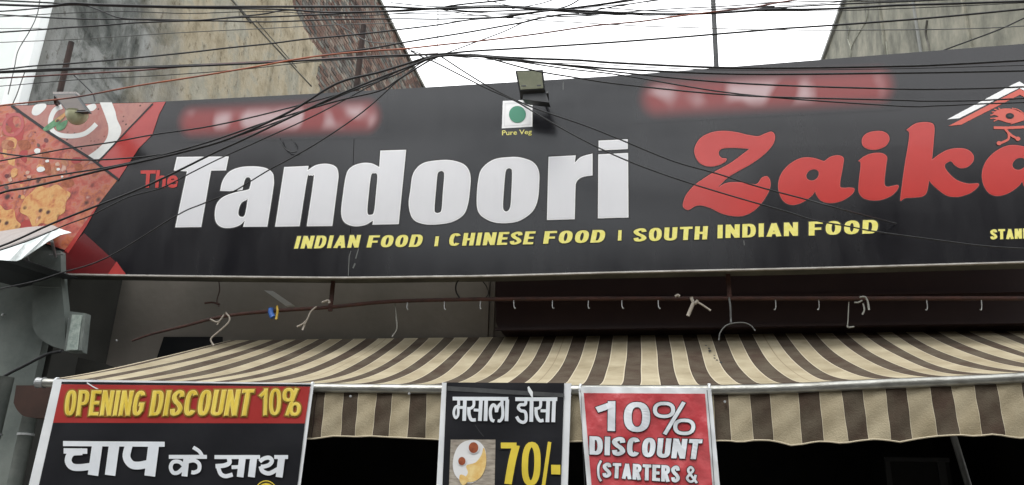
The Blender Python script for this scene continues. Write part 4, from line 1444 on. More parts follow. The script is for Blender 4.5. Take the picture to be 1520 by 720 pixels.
for (px, mt) in cols2:
    ytop = interp(barpx, px) + 2
    p = PY(px, ytop, YF - .012)
    # drop straight down to the traced hem
    lo_px = px + (px - 850) / 3650 * 75
    lo = PY(lo_px, interp(vbot, lo_px), YF - .012)
    for j in range(NV + 1):
        t = j / NV
        z_ = p.z + (lo.z - p.z) * t
        yy = YF + .004 + t * (.012 * math.sin(p.x * 9.5 + 1) + .007 * math.sin(p.x * 23)) + .004 * math.sin(t * 11 + p.x * 31)
        vs.append(Vector((p.x + .004 * t * math.sin(p.x * 13), yy, z_)))
for i in range(len(cols2) - 1):
    for j in range(NV):
        a = i * (NV + 1) + j
        mb.f.append((a, a + 1, a + NV + 2, a + NV + 1))
        mb.mi.append(cols2[i][1])
b0 = len(vs)
mb.v = vs + [v + Vector((0, .003, 0)) for v in vs]
n0 = len(mb.f)
for i in range(n0):
    mb.f.append(tuple(b0 + k for k in reversed(mb.f[i])))
    mb.mi.append(mb.mi[i])
val = mb.build('valance', AWM, aw, smooth=True)
mb = MB()
hem = [vs[i * (NV + 1) + NV] + Vector((0, -.001, 0)) for i in range(0, len(cols2), 2)]
mb.tube(hem, .005, 6)
mb.build('hem_piping', M['beige_edge'], val, smooth=True)
mb = MB()
pts = [Vector(p) for p in crom([tuple(p) for p in barw], 4)]
mb.tube(pts, .0275, 20)
mb.build('front_bar', M['bar_metal'], aw, smooth=True)
mb = MB()
a = barw[0]
mb.tube([a + Vector((-.03, 0, 0)), a + Vector((.02, 0, 0))], .031, 16)
mb.build('end_cap', M['steel'], aw, bevel=.006)
for px, pyy in ((520, 588), (1076, 596), (607, 584)):
    p = PY(px, pyy, YF - .03)
    mb = MB()
    mb.tube([p, p + Vector((0, .014, 0))], .007, 8)
    mb.build('rivet', M['steel'], aw)
mb = MB()
mb.tube([(x_left, YB + .03, 3.185), (XB(1622), YB + .03, 3.185)], .035, 16)
mb.build('roller', M['pole_dark'], aw, smooth=True)
for xx in (-3.0, 1.9):
    mb = MB()
    mb.tube([(xx, YB, 3.05), (xx + .35, 5.8, 2.35), (xx, YF + .01, zbar(xx) - .01)], .018, 8)
    mb.build('arm', M['steel'], aw)
# dark stain specks on one stripe
mb = MB()
for (px, py) in ((1051, 511), (1054, 516), (1057, 522), (1060, 528), (1059, 533), (1065, 537), (1066, 542), (1053, 520)):
    t = .12 + (py - 508) / 60 * .45
    x = XB(1046)
    p = canopy_pt(x + .002 * (py - 520) + random.uniform(-.015, .015), t) + Vector((0, 0, .004))
    for a in range(2):
        c0 = p + Vector((random.uniform(-.012, .012), random.uniform(-.02, .02), 0))
        rr = random.uniform(.006, .012)
        ring = []
        for k in range(7):
            q = c0 + Vector((rr * math.cos(k * .9), 0, 0))
            dy = rr * 1.7 * math.sin(k * .9)
            ring.append(q + Vector((0, dy, dy * .5)))
        mb.add(ring, [tuple(range(7))])
mb.build('dirt_specks', M['lamp_body'], cano, kind='stuff')

# ------------------------------------------------------------------ banners
def make_banner(name, label, quad, Y, amp, seed, fold=0.0):
    """quad in pixels bl, br, tr, tl; returns root and surface function"""
    root = empty(name, PY((quad[0][0] + quad[1][0]) / 2, quad[0][1], Y), label, 'banner')
    def surf(px, py, off=0.0):
        p = PY(px, py, Y)
        h = amp * (math.sin(p.x * 8 + seed) * .5 + math.sin(p.x * 19 + p.z * 6 + seed * 2) * .3 + math.sin(p.z * 14 - p.x * 9 + seed) * .35)
        if fold:
            h += fold * (abs(math.sin(p.x * 9 + p.z * 6 + .6)) + .7 * abs(math.sin(p.x * 15 - p.z * 11)) + .5 * abs(math.sin(p.x * 27 + p.z * 23 + 1)) - 1.1)
        q = PY(px, py, Y + h - (off + (.006 if off > .003 and abs(off - .0069) > 1e-6 else 0)))
        return q
    return root, surf
def sheet(mbq, quad, surf, off, nx, ny, mi=0, thick=0.0):
    bl, br, tr, tl = quad
    vs = []
    for j in range(ny + 1):
        for i in range(nx + 1):
            p = lerp2(lerp2(bl, br, i / nx), lerp2(tl, tr, i / nx), j / ny)
            vs.append(surf(p[0], p[1], off))
    fs = [(j * (nx + 1) + i, j * (nx + 1) + i + 1, (j + 1) * (nx + 1) + i + 1, (j + 1) * (nx + 1) + i) for j in range(ny) for i in range(nx)]
    mbq.add(vs, fs, mi)
    if thick:
        mbq.add([v + Vector((0, thick, 0)) for v in vs], [tuple(reversed(f)) for f in fs], mi)
def sub(quad, u0, u1, v0, v1):
    bl, br, tr, tl = quad
    f = lambda u, v: lerp2(lerp2(bl, br, u), lerp2(tl, tr, u), v)
    return [f(u0, v0), f(u1, v0), f(u1, v1), f(u0, v1)]

YBN = 4.705
# banner 1 (extends below the frame)
Q1 = [(-19, 980), (412, 980), (466, 569), (80, 563)]
b1, s1 = make_banner('banner', 'wide black and red banner reading OPENING DISCOUNT 10% on the awning bar', Q1, YBN, .006, 1.0)
mb = MB()
sheet(mb, Q1, s1, 0, 40, 40, 0, .002)
mb.build('border', M['banner_white'], b1, smooth=True)
def edgeL(y):
    return 85 + (566 - y) * .2125
def edgeR(y):
    return 460 + (569 - y) * .118
red = [(edgeL(627) + 6.5, 627.5), (edgeR(627) - .5, 628.5), (460.5, 574), (91, 570.5)]
blk = [(edgeL(980) + 2, 980), (edgeR(980) - 1, 980), red[1], red[0]]
mb = MB()
sheet(mb, red, s1, .0069, 36, 6)
mb.build('red_strip', M['banner_red'], b1, smooth=True)
mb = MB()
sheet(mb, blk, s1, .0069, 36, 36)
mb.build('black_field', M['banner_black'], b1, smooth=True)
mb = MB()
sheet(mb, [(91, 570), (461, 573.6), (461.5, 570.5), (91.5, 566.5)], s1, .003, 30, 1)
mb.build('dark_fold', M['banner_black'], b1, smooth=True)
mb = MB()
stroke_px(mb, [(129, 568), (138, 574), (146, 578)], 1.6, s1, .004)
mb.build('crease', M['banner_white'], b1)
def gold_word(text, quad, parent, surf, kw, rim=.045, m3=None):
    q = MB()
    put_word(q, text, quad, surf, off=.0045, mi=2, grow=.10, **kw)
    put_word(q, text, quad, surf, off=.0075, mi=1, grow=.0, **kw)
    kw2 = dict(kw)
    put_word(q, text, quad, surf, off=.0105, mi=0, grow=-rim, **kw2)
    q.build('lettering', [M['gold'], M['gold_rim'], M['print_amber']], parent)
GK = dict(wbase=.42, tx=.165, ty=.145, gap=.045)
gold_word('OPENING', [(94.5, 617.3), (211, 617.5), (218, 580), (98.5, 579)], b1, s1, GK)
gold_word('DISCOUNT', [(221, 617.5), (371, 617.5), (378, 577.8), (227, 579.8)], b1, s1, GK)
gold_word('10%', [(385.5, 616.8), (445, 617.3), (448, 576.5), (386.5, 576.8)], b1, s1, dict(wbase=.46, tx=.15, ty=.13, gap=.06))

def deva(strokes, parent, surf, m_=None, shadow=True, conv_=None, off=.004, grow=2.6):
    """strokes: list of (points, width) or ('poly', points) in crop coordinates"""
    q = MB()
    k = 0
    for st in strokes:
        pts, wd = st[0], st[1]
        cl = len(st) > 2
        P_ = [conv_(p) for p in pts]
        W_ = wd * conv_.s
        if len(P_) > 2 and not (len(st) > 3):
            P_ = crom(P_, 5) if not cl else closed_crom(P_, 5)
        P_ = densify(P_, cl, 5)
        if shadow:
            for qd in ribbon(P_, cl, W_ + grow, W_ + grow):
                q.add([surf(p[0], p[1], off) for p in qd], [(0, 1, 2, 3)], 1)
        for qd in ribbon(P_, cl, W_, W_):
            q.add([surf(p[0], p[1], off + .0035 + k * .0002) for p in qd], [(0, 1, 2, 3)], 0)
        k += 1
    return q.build('lettering', [m_ or M['banner_text'], M['letter_shadow']], parent)
class Cv:
    def __init__(s, ox, oy, sc):
        s.ox, s.oy, s.s = ox, oy, 1 / sc
    def __call__(s, p):
        return (p[0] * s.s + s.ox, p[1] * s.s + s.oy)
c1 = Cv(70, 560, 4.5)
deva([([(106, 443), (785, 448)], 34),
      ([(110, 492), (268, 494)], 36),
      ([(235, 497), (165, 505), (140, 555), (165, 596), (225, 603), (320, 590)], 46),
      ([(335, 450), (306, 655)], 70),
      ([(448, 450), (420, 655)], 70),
      ([(546, 450), (530, 530), (560, 580), (610, 590), (690, 575)], 52),
      ([(712, 450), (685, 660)], 72)], b1, s1, conv_=c1)
c2 = Cv(260, 560, 4.5)
deva([([(-42, 532), (212, 532)], 26),
      ([(76, 532), (62, 662)], 40),
      ([(66, 600), (30, 566), (-12, 566), (-30, 600), (-14, 636), (20, 636), (58, 602)], 26),
      ([(72, 566), (125, 556), (160, 580), (158, 620), (128, 636), (108, 634)], 26),
      ([(180, 525), (160, 494), (120, 468)], 24)], b1, s1, conv_=c2)
cD = Cv(320, 625, 7.575)
deva([([(-12, 405), (500, 405)], 44), ([(660, 405), (815, 405)], 44),
      ([(150, 415), (155, 470), (95, 500), (0, 508)], 50),
      ([(28, 515), (55, 590), (110, 620), (192, 602)], 46), ([(180, 520), (285, 515)], 42),
      ([(302, 415), (276, 630)], 76), ([(428, 415), (402, 630)], 78),
      ([(496, 455), (540, 424), (600, 412), (634, 446), (606, 490), (545, 512), (508, 512)], 46),
      ([(506, 508), (530, 565), (605, 588), (700, 540)], 48),
      ([(742, 415), (714, 632)], 78)], b1, s1, conv_=cD)
q = MB()
q.poly([s1(p[0], p[1], .006) for p in arc(395, 735, 18, 22, 0, 350, 30, 2)])
q.build('yellow_shape', M['price_yellow'], b1)
q = MB()
stroke_px(q, arc(395, 735, 15.5, 19.5, 0, 350, 30, 2), 2, s1, .008, closed=True)
q.build('yellow_shape_outline', M['letter_shadow'], b1)

# banner 2
Q2 = [(634, 980), (834, 980), (848, 569), (656, 568)]
b2, s2 = make_banner('banner', 'narrow black banner with dosa picture and yellow price 70/- hanging from the awning bar', Q2, YBN, .006, 2.3)
mb = MB()
sheet(mb, Q2, s2, 0, 24, 40, 0, .002)
mb.build('border', M['banner_white'], b2, smooth=True)
mb = MB()
sheet(mb, [(646, 980), (824, 980), (837.5, 568.6), (663, 567.6)], s2, .0069, 22, 40)
mb.build('black_field', M['banner_black'], b2, smooth=True)
mb = MB()
sheet(mb, [(664, 580), (837.5, 590), (837.5, 584), (664, 573)], s2, .004, 20, 1)
mb.build('fold', M['pole_dark'], b2, smooth=True)  # lighter grey strip paints the gloss along the top fold
mb = MB()
mb.poly([s2(p[0], p[1], .009) for p in ((783, 575), (785, 573), (791, 582), (791, 592), (788, 588), (784, 581))])
mb.build('torn_patch', M['banner_white'], b2)
mb = MB()
stroke_px(mb, [(705, 630), (712, 641), (718, 648)], .7, s2, .004)
mb.build('crease', M['pole_dark'], b2)
c3 = Cv(650, 560, 4.5)
cA = Cv(665, 580, 13.09)
deva([([(90, 153), (1172, 158)], 72),
      ([(207, 170), (207, 290)], 55), ([(200, 290), (140, 325), (112, 420), (130, 505), (160, 525), (195, 470), (200, 380), (190, 320)], 50), ([(190, 325), (330, 325)], 56), ([(328, 170), (314, 585)], 72),
      ([(502, 170), (500, 285), (445, 340), (372, 345)], 55), ([(405, 365), (412, 470), (455, 562), (540, 566)], 66), ([(500, 375), (620, 378)], 55), ([(642, 170), (618, 588)], 72),
      ([(742, 170), (728, 588)], 72),
      ([(942, 418), (930, 325), (880, 275), (832, 340), (822, 450), (845, 560), (900, 590)], 62), ([(942, 410), (972, 315), (1040, 250), (1066, 400), (1056, 520), (1010, 585), (965, 580)], 58),
      ([(1048, 170), (1050, 260)], 60), ([(1152, 170), (1136, 590)], 72)], b2, s2, conv_=cA, grow=1.7)
cB = Cv(755, 570, 11.08)
deva([([(110, 250), (800, 250)], 62),
      ([(285, 262), (270, 335), (190, 342), (160, 392), (200, 438), (265, 455), (288, 520), (282, 602), (235, 632), (170, 600), (130, 535)], 52),
      ([(378, 262), (372, 622)], 62),
      ([(528, 262), (522, 370), (480, 400), (425, 408)], 48), ([(450, 420), (460, 520), (510, 602), (575, 596)], 54), ([(525, 440), (645, 442)], 50), ([(652, 262), (638, 628)], 62),
      ([(748, 262), (734, 628)], 62)], b2, s2, conv_=cB, grow=1.7)
mb = MB()
PX_ = [(667.5, 780), (736, 780), (735, 652), (669, 652)]
sheet(mb, [(666, 735), (734, 735), (735.5, 652.6), (669, 652.6)], s2, .004, 8, 8)
pic = mb.build('dosa_picture', M['wood_print'], b2)
def blob(pts, off, m_, nm):
    q = MB()
    q.poly([s2(p[0], p[1], off) for p in closed_crom([c3(p) for p in pts], 4)])
    q.build(nm, m_, pic)
blob([(100, 600), (108, 520), (145, 450), (210, 420), (275, 430), (318, 490), (320, 580), (290, 660), (235, 705), (170, 700), (120, 660)], .0055, M['plate'], 'plate')
blob([(305, 470), (322, 520), (318, 600), (285, 668), (228, 700), (170, 690), (200, 640), (190, 590), (250, 570), (290, 520)], .0070, M['dosa'], 'dosa')
blob([(150, 650), (190, 665), (205, 690), (170, 722), (145, 690)], .0082, M['dosa'], 'dosa')
for (cx, cy, r_) in ((238, 470, 42), (160, 560, 32)):
    k = [(cx + r_ * math.cos(a), cy + r_ * math.sin(a)) for a in [i * .7 for i in range(9)]]
    blob(k, .0088, M['plate'], 'bowl')
    k = [(cx + r_ * .76 * math.cos(a), cy + r_ * .86 * math.sin(a)) for a in [i * .7 for i in range(9)]]
    blob(k, .0102, M['chutney'], 'chutney')
def plain(text, quad, parent, surf, m_, kw, sh=.08, off=.0045):
    q = MB()
    if sh:
        put_word(q, text, quad, surf, off=off, mi=1, grow=sh, **kw)
    put_word(q, text, quad, surf, off=off + .004, mi=0, **kw)
    q.build('lettering', [m_, M['letter_shadow']], parent)
plain('7', [(743, 718.5), (771, 718.5), (772.5, 657), (743.5, 657)], b2, s2, M['price_yellow'], dict(wbase=.45, tx=.17, ty=.14, gap=.05))
plain('0', [(773.5, 721), (801.5, 721), (803.5, 656), (775.5, 656)], b2, s2, M['price_yellow'], dict(wbase=.45, tx=.15, ty=.12, gap=.05))
plain('/', [(804, 724), (817.5, 724), (818, 656), (805, 656)], b2, s2, M['price_yellow'], dict(wbase=.3, tx=.085, ty=.085, gap=.05))
plain('I', [(818, 704), (832, 704.5), (832, 690), (818, 690)], b2, s2, M['price_yellow'], dict(wbase=1.0, tx=.95, ty=.9, gap=.05), sh=0)

# banner 3
Q3 = [(894, 980), (1092, 980), (1055.5, 576), (858.5, 574)]
b3, s3 = make_banner('banner', 'creased red banner with white border reading 10% DISCOUNT, rightmost banner on the bar', Q3, YBN, .010, 4.1, .007)
mb = MB()
sheet(mb, Q3, s3, -.002, 56, 110, 0, .002)
mb.build('border', M['banner_white'], b3, smooth=True)
mb = MB()
sheet(mb, [(900, 980), (1078, 980), (1046.5, 584.5), (866.5, 583.5)], s3, .0069, 56, 110)
mb.build('red_field', M['banner_pink'], b3, smooth=True)
mb = MB()
stroke_px(mb, [(1049.5, 579), (1055, 640), (1060, 720), (1079, 980)], 1.0, s3, .004)
mb.build('border_line', M['pole_dark'], b3)
mb = MB()
stroke_px(mb, [(862.5, 583), (864, 640), (868, 720)], .7, s3, .004)
mb.build('border_line', M['pole_dark'], b3)
T3 = M['banner_text']
plain('1', [(885.5, 639), (913, 640), (913.5, 595.5), (886, 595.5)], b3, s3, T3, dict(wbase=1.0, tx=.25, ty=.20, gap=.05), sh=.05)
plain('0', [(926, 641), (965, 641.5), (965, 596.7), (926, 596.7)], b3, s3, T3, dict(wbase=.87, tx=.26, ty=.17, gap=.05), sh=.05)
plain('%', [(970, 644.5), (1031, 645.5), (1032, 597), (970, 597)], b3, s3, T3, dict(wbase=.86, tx=.125, ty=.105, gap=.05), sh=.05)
plain('DISCOUNT', [(875, 674.6), (1038.5, 682), (1043, 652.2), (875, 647.5)], b3, s3, T3, dict(wbase=.60, tx=.24, ty=.20, gap=.08), sh=.07)
plain('(', [(886.5, 711), (893, 711), (893, 684.5), (886.5, 684.5)], b3, s3, T3, dict(wbase=.5, tx=.13, ty=.13, gap=.05), sh=.08)
plain('STARTERS', [(894, 708.5), (1009, 716.5), (1009.3, 691.5), (895, 686.5)], b3, s3, T3, dict(wbase=.52, tx=.225, ty=.19, gap=.07), sh=.07)
plain('&', [(1018, 716.5), (1034.5, 717), (1034, 692), (1018, 691.5)], b3, s3, T3, dict(wbase=.55, tx=.15, ty=.14, gap=.05), sh=.08)

for root, xs in ((b1, (84, 463)), (b2, (659, 846)), (b3, (861, 1052))):
    for px in xs:
        c = PY(px, interp(barpx, px), YF)
        mb = MB()
        mb.tube([c + Vector((.006 * (k % 2), .034 * math.cos(k * .7), .034 * math.sin(k * .7))) for k in range(10)], .006, 6)
        mb.build('tie', M['banner_white'], root, smooth=True)
# ------------------------------------------------------------------ rail with hooks under the sign
YR_ = 6.26
rp = [(196, 506), (225, 496), (270, 485), (330, 470), (400, 462), (490, 456), (560, 449), (620, 446), (735, 444), (900, 443.2), (1080, 443), (1300, 443), (1520, 443), (1660, 444)]
rl = empty('curtain_rail', PY(800, 444, YR_), 'thin rusty brown rail running under the sign above the awning', 'rail')
pts = [PY(p[0], p[1], YR_) for p in crom(rp, 5)]
mb = MB()
mb.tube(pts, [.008 + .008 * min(1, i / 20) for i in range(len(pts))], 10)
mb.build('bar', M['rust'], rl, smooth=True)
for (p0, p1, m2) in (((497, 411), (490, 462), 'rust'), ((1080, 400), (1083, 445), 'rust')):
    a, b = PY(*p0, YR_), PY(*p1, YR_)
    mb = MB()
    mb.box((b.x - .017, YR_ - .012, b.z), (b.x + .017, YR_ + .012, a.z))
    mb.build('hanger', M[m2], rl, bevel=.003)
HKL = ['small faint curtain hook on the rail, second from its left end', 'curtain hook on the rail just left of the shutter housing',
       'curtain hook on the rail, first one in front of the dark shutter housing', 'curtain hook on the rail, second one in front of the shutter housing',
       'curtain hook on the rail above the black dosa banner', 'curtain hook on the rail above the left edge of the red banner',
       'curtain hook on the rail just left of the white rag knot', 'curtain hook on the rail just right of the right hanger',
       'curtain hook on the rail midway between right hanger and grey looped string', 'curtain hook on the rail just right of the grey looped string',
       'rightmost curtain hook on the rail under the sign']
hk = None
for i, (hx, hy) in enumerate(((605, 449), (660, 449), (713, 448), (763, 447), (820, 447), (873, 447), (923, 447), (977, 447), (1148, 448), (1212, 448), (1372, 448), (1453, 448))):
    p = PY(hx, hy, YR_)
    if hk is None:
        mb = MB()
        k = [p + Vector(v) for v in ((0, 0, .012), (0, -.004, -.02), (.001, -.008, -.045), (.008, -.01, -.064), (.016, -.01, -.058))]
        mb.tube(crom([tuple(v) for v in k], 4), .0038, 6)
        hk = mb.build('hook', M['steel'], smooth=True, label='small faint curtain hook, leftmost on the brown rail, beside the thin pale string', cat='hook', group='hooks on the rail under the sign')
        base = p.copy()
    else:
        o = hk.copy()
        o['label'] = HKL[i - 1]
        C.objects.link(o)
        o.location = hk.location + (p - base)
        o.rotation_euler = (0, 0, random.uniform(-.5, .5) + (math.pi if hx > 1000 else 0))

def cord(pts, wpx, m_, label, cat='cord', Y=None, name='cord', seg=8, smooth=5):
    """pts (px, py) or (px, py, Y)"""
    P_ = crom([(p[0], p[1], p[2] if len(p) > 2 else Y) for p in pts], smooth)
    W_ = [PY(*p) for p in P_]
    ax = ROT @ Vector((0, 0, -1))
    q = MB()
    q.tube(W_, [wpx / 2 / FPX * (p - EYE).dot(ax) for p in W_], seg)
    return q.build(name, m_, smooth=True, label=label, cat=cat)

def tied(name, label, pieces, Y, m_, cat='string'):
    r_ = empty(name, PY(*pieces[0][0][0], Y), label, cat)
    ax = ROT @ Vector((0, 0, -1))
    for nm, (ptsq, wd) in zip(['strand'] * len(pieces), pieces):
        W_ = [PY(p[0], p[1], Y) for p in crom(ptsq, 4)]
        q = MB()
        q.tube(W_, wd / 2 / FPX * (W_[0] - EYE).dot(ax), 7)
        q.build(nm, m_, r_, smooth=True)
    return r_
tied('knotted_string', 'white rag strip knotted on the rail left of the right hanger',
     [([(1026, 441), (1028, 447), (1032, 450), (1036, 446)], 5), ([(1030, 448), (1026, 457), (1021, 469)], 5.5), ([(1033, 447), (1043, 453), (1055, 461)], 3)], 6.2, M['string'], 'rag')
tied('knotted_string', 'tiny white knot on the rail just left of the white rag', [([(1002, 440), (1006, 438), (1009, 440)], 4)], 6.2, M['string'])
tied('knotted_string', 'grey looped string with a dangling end on the rail at the far right',
     [([(1268, 449), (1274, 449), (1280, 446)], 2.5), ([(1276, 441), (1284, 441), (1288, 448), (1290, 460)], 3), ([(1281, 450), (1283, 460), (1280, 467)], 2.5), ([(1260, 448), (1259, 470), (1258, 486)], 1.5), ([(1258, 482), (1259, 486), (1268, 485)], 2.5)], 6.2, M['string_grey'])
tied('knotted_string', 'pale string tied to the rail at the left, dangling onto the awning corner',
     [([(312, 474), (322, 478), (328, 474), (333, 466)], 2.5), ([(335, 464), (341, 472), (338, 480), (325, 492), (313, 503), (317, 513)], 2.5), ([(326, 478), (322, 482)], 2)], 6.2, M['string'])
tied('knotted_string', 'pale twisted string hanging from the rail beside the left hanger',
     [([(478, 449), (487, 446), (489, 450)], 3.5), ([(470, 455), (462, 462), (456, 474), (452, 482)], 2.5), ([(455, 476), (448, 482), (441, 485)], 3), ([(453, 481), (449, 490)], 3)], 6.2, M['string'])
tied('knotted_string', 'thin pale string hanging from the rail to the top of the awning', [([(586, 446), (588, 470), (589, 488), (582, 500)], 2)], 6.3, M['string_grey'])
tied('tape_knot', 'blue tape tied on the rail at the left', [([(403, 457), (402, 464), (405, 471)], 8)], 6.19, M['blue_tape'], 'tape')
tied('tape_knot', 'yellow and red tape scrap beside the blue one on the rail', [([(411, 454), (412, 462), (410, 474)], 3.5)], 6.19, M['yellow_tape'], 'tape')
tied('wire_tangle', 'thin red wire hanging below the sign at the left', [([(324, 412), (326, 430), (322, 446), (325, 455)], 1.6), ([(304, 450), (316, 449), (326, 452)], 3)], 6.3, M['rust'], 'wire')
tied('wire', 'black wire loop hanging between the sign and the rail', [([(686, 410), (678, 420), (677, 432), (683, 444)], 2.4)], 6.27, M['cable'], 'wire')
tied('wire', 'grey cable drooping beside the right hanger onto the awning', [([(1082, 441), (1084, 455), (1085, 479)], 3), ([(1067, 505), (1069, 494), (1077, 484), (1088, 480), (1103, 479), (1114, 483), (1121, 491)], 2)], 6.2, M['cable_grey'], 'cable')
f = [PY(*p, 6.8) for p in ((392, 431), (405, 432), (436, 453), (424, 454))]
mb = MB()
mb.prism(f, [p + Vector((0, .04, 0)) for p in f])
mb.build('tube_bracket', M['banner_white'], label='slanting grey strip fixed to the wall above the awning', cat='strip')
tied('wire', 'thin dark wire hanging on the wall left of the shutter housing', [([(712, 412), (722, 425), (725, 436), (720, 443)], 1.5)], 6.9, M['cable'], 'wire')

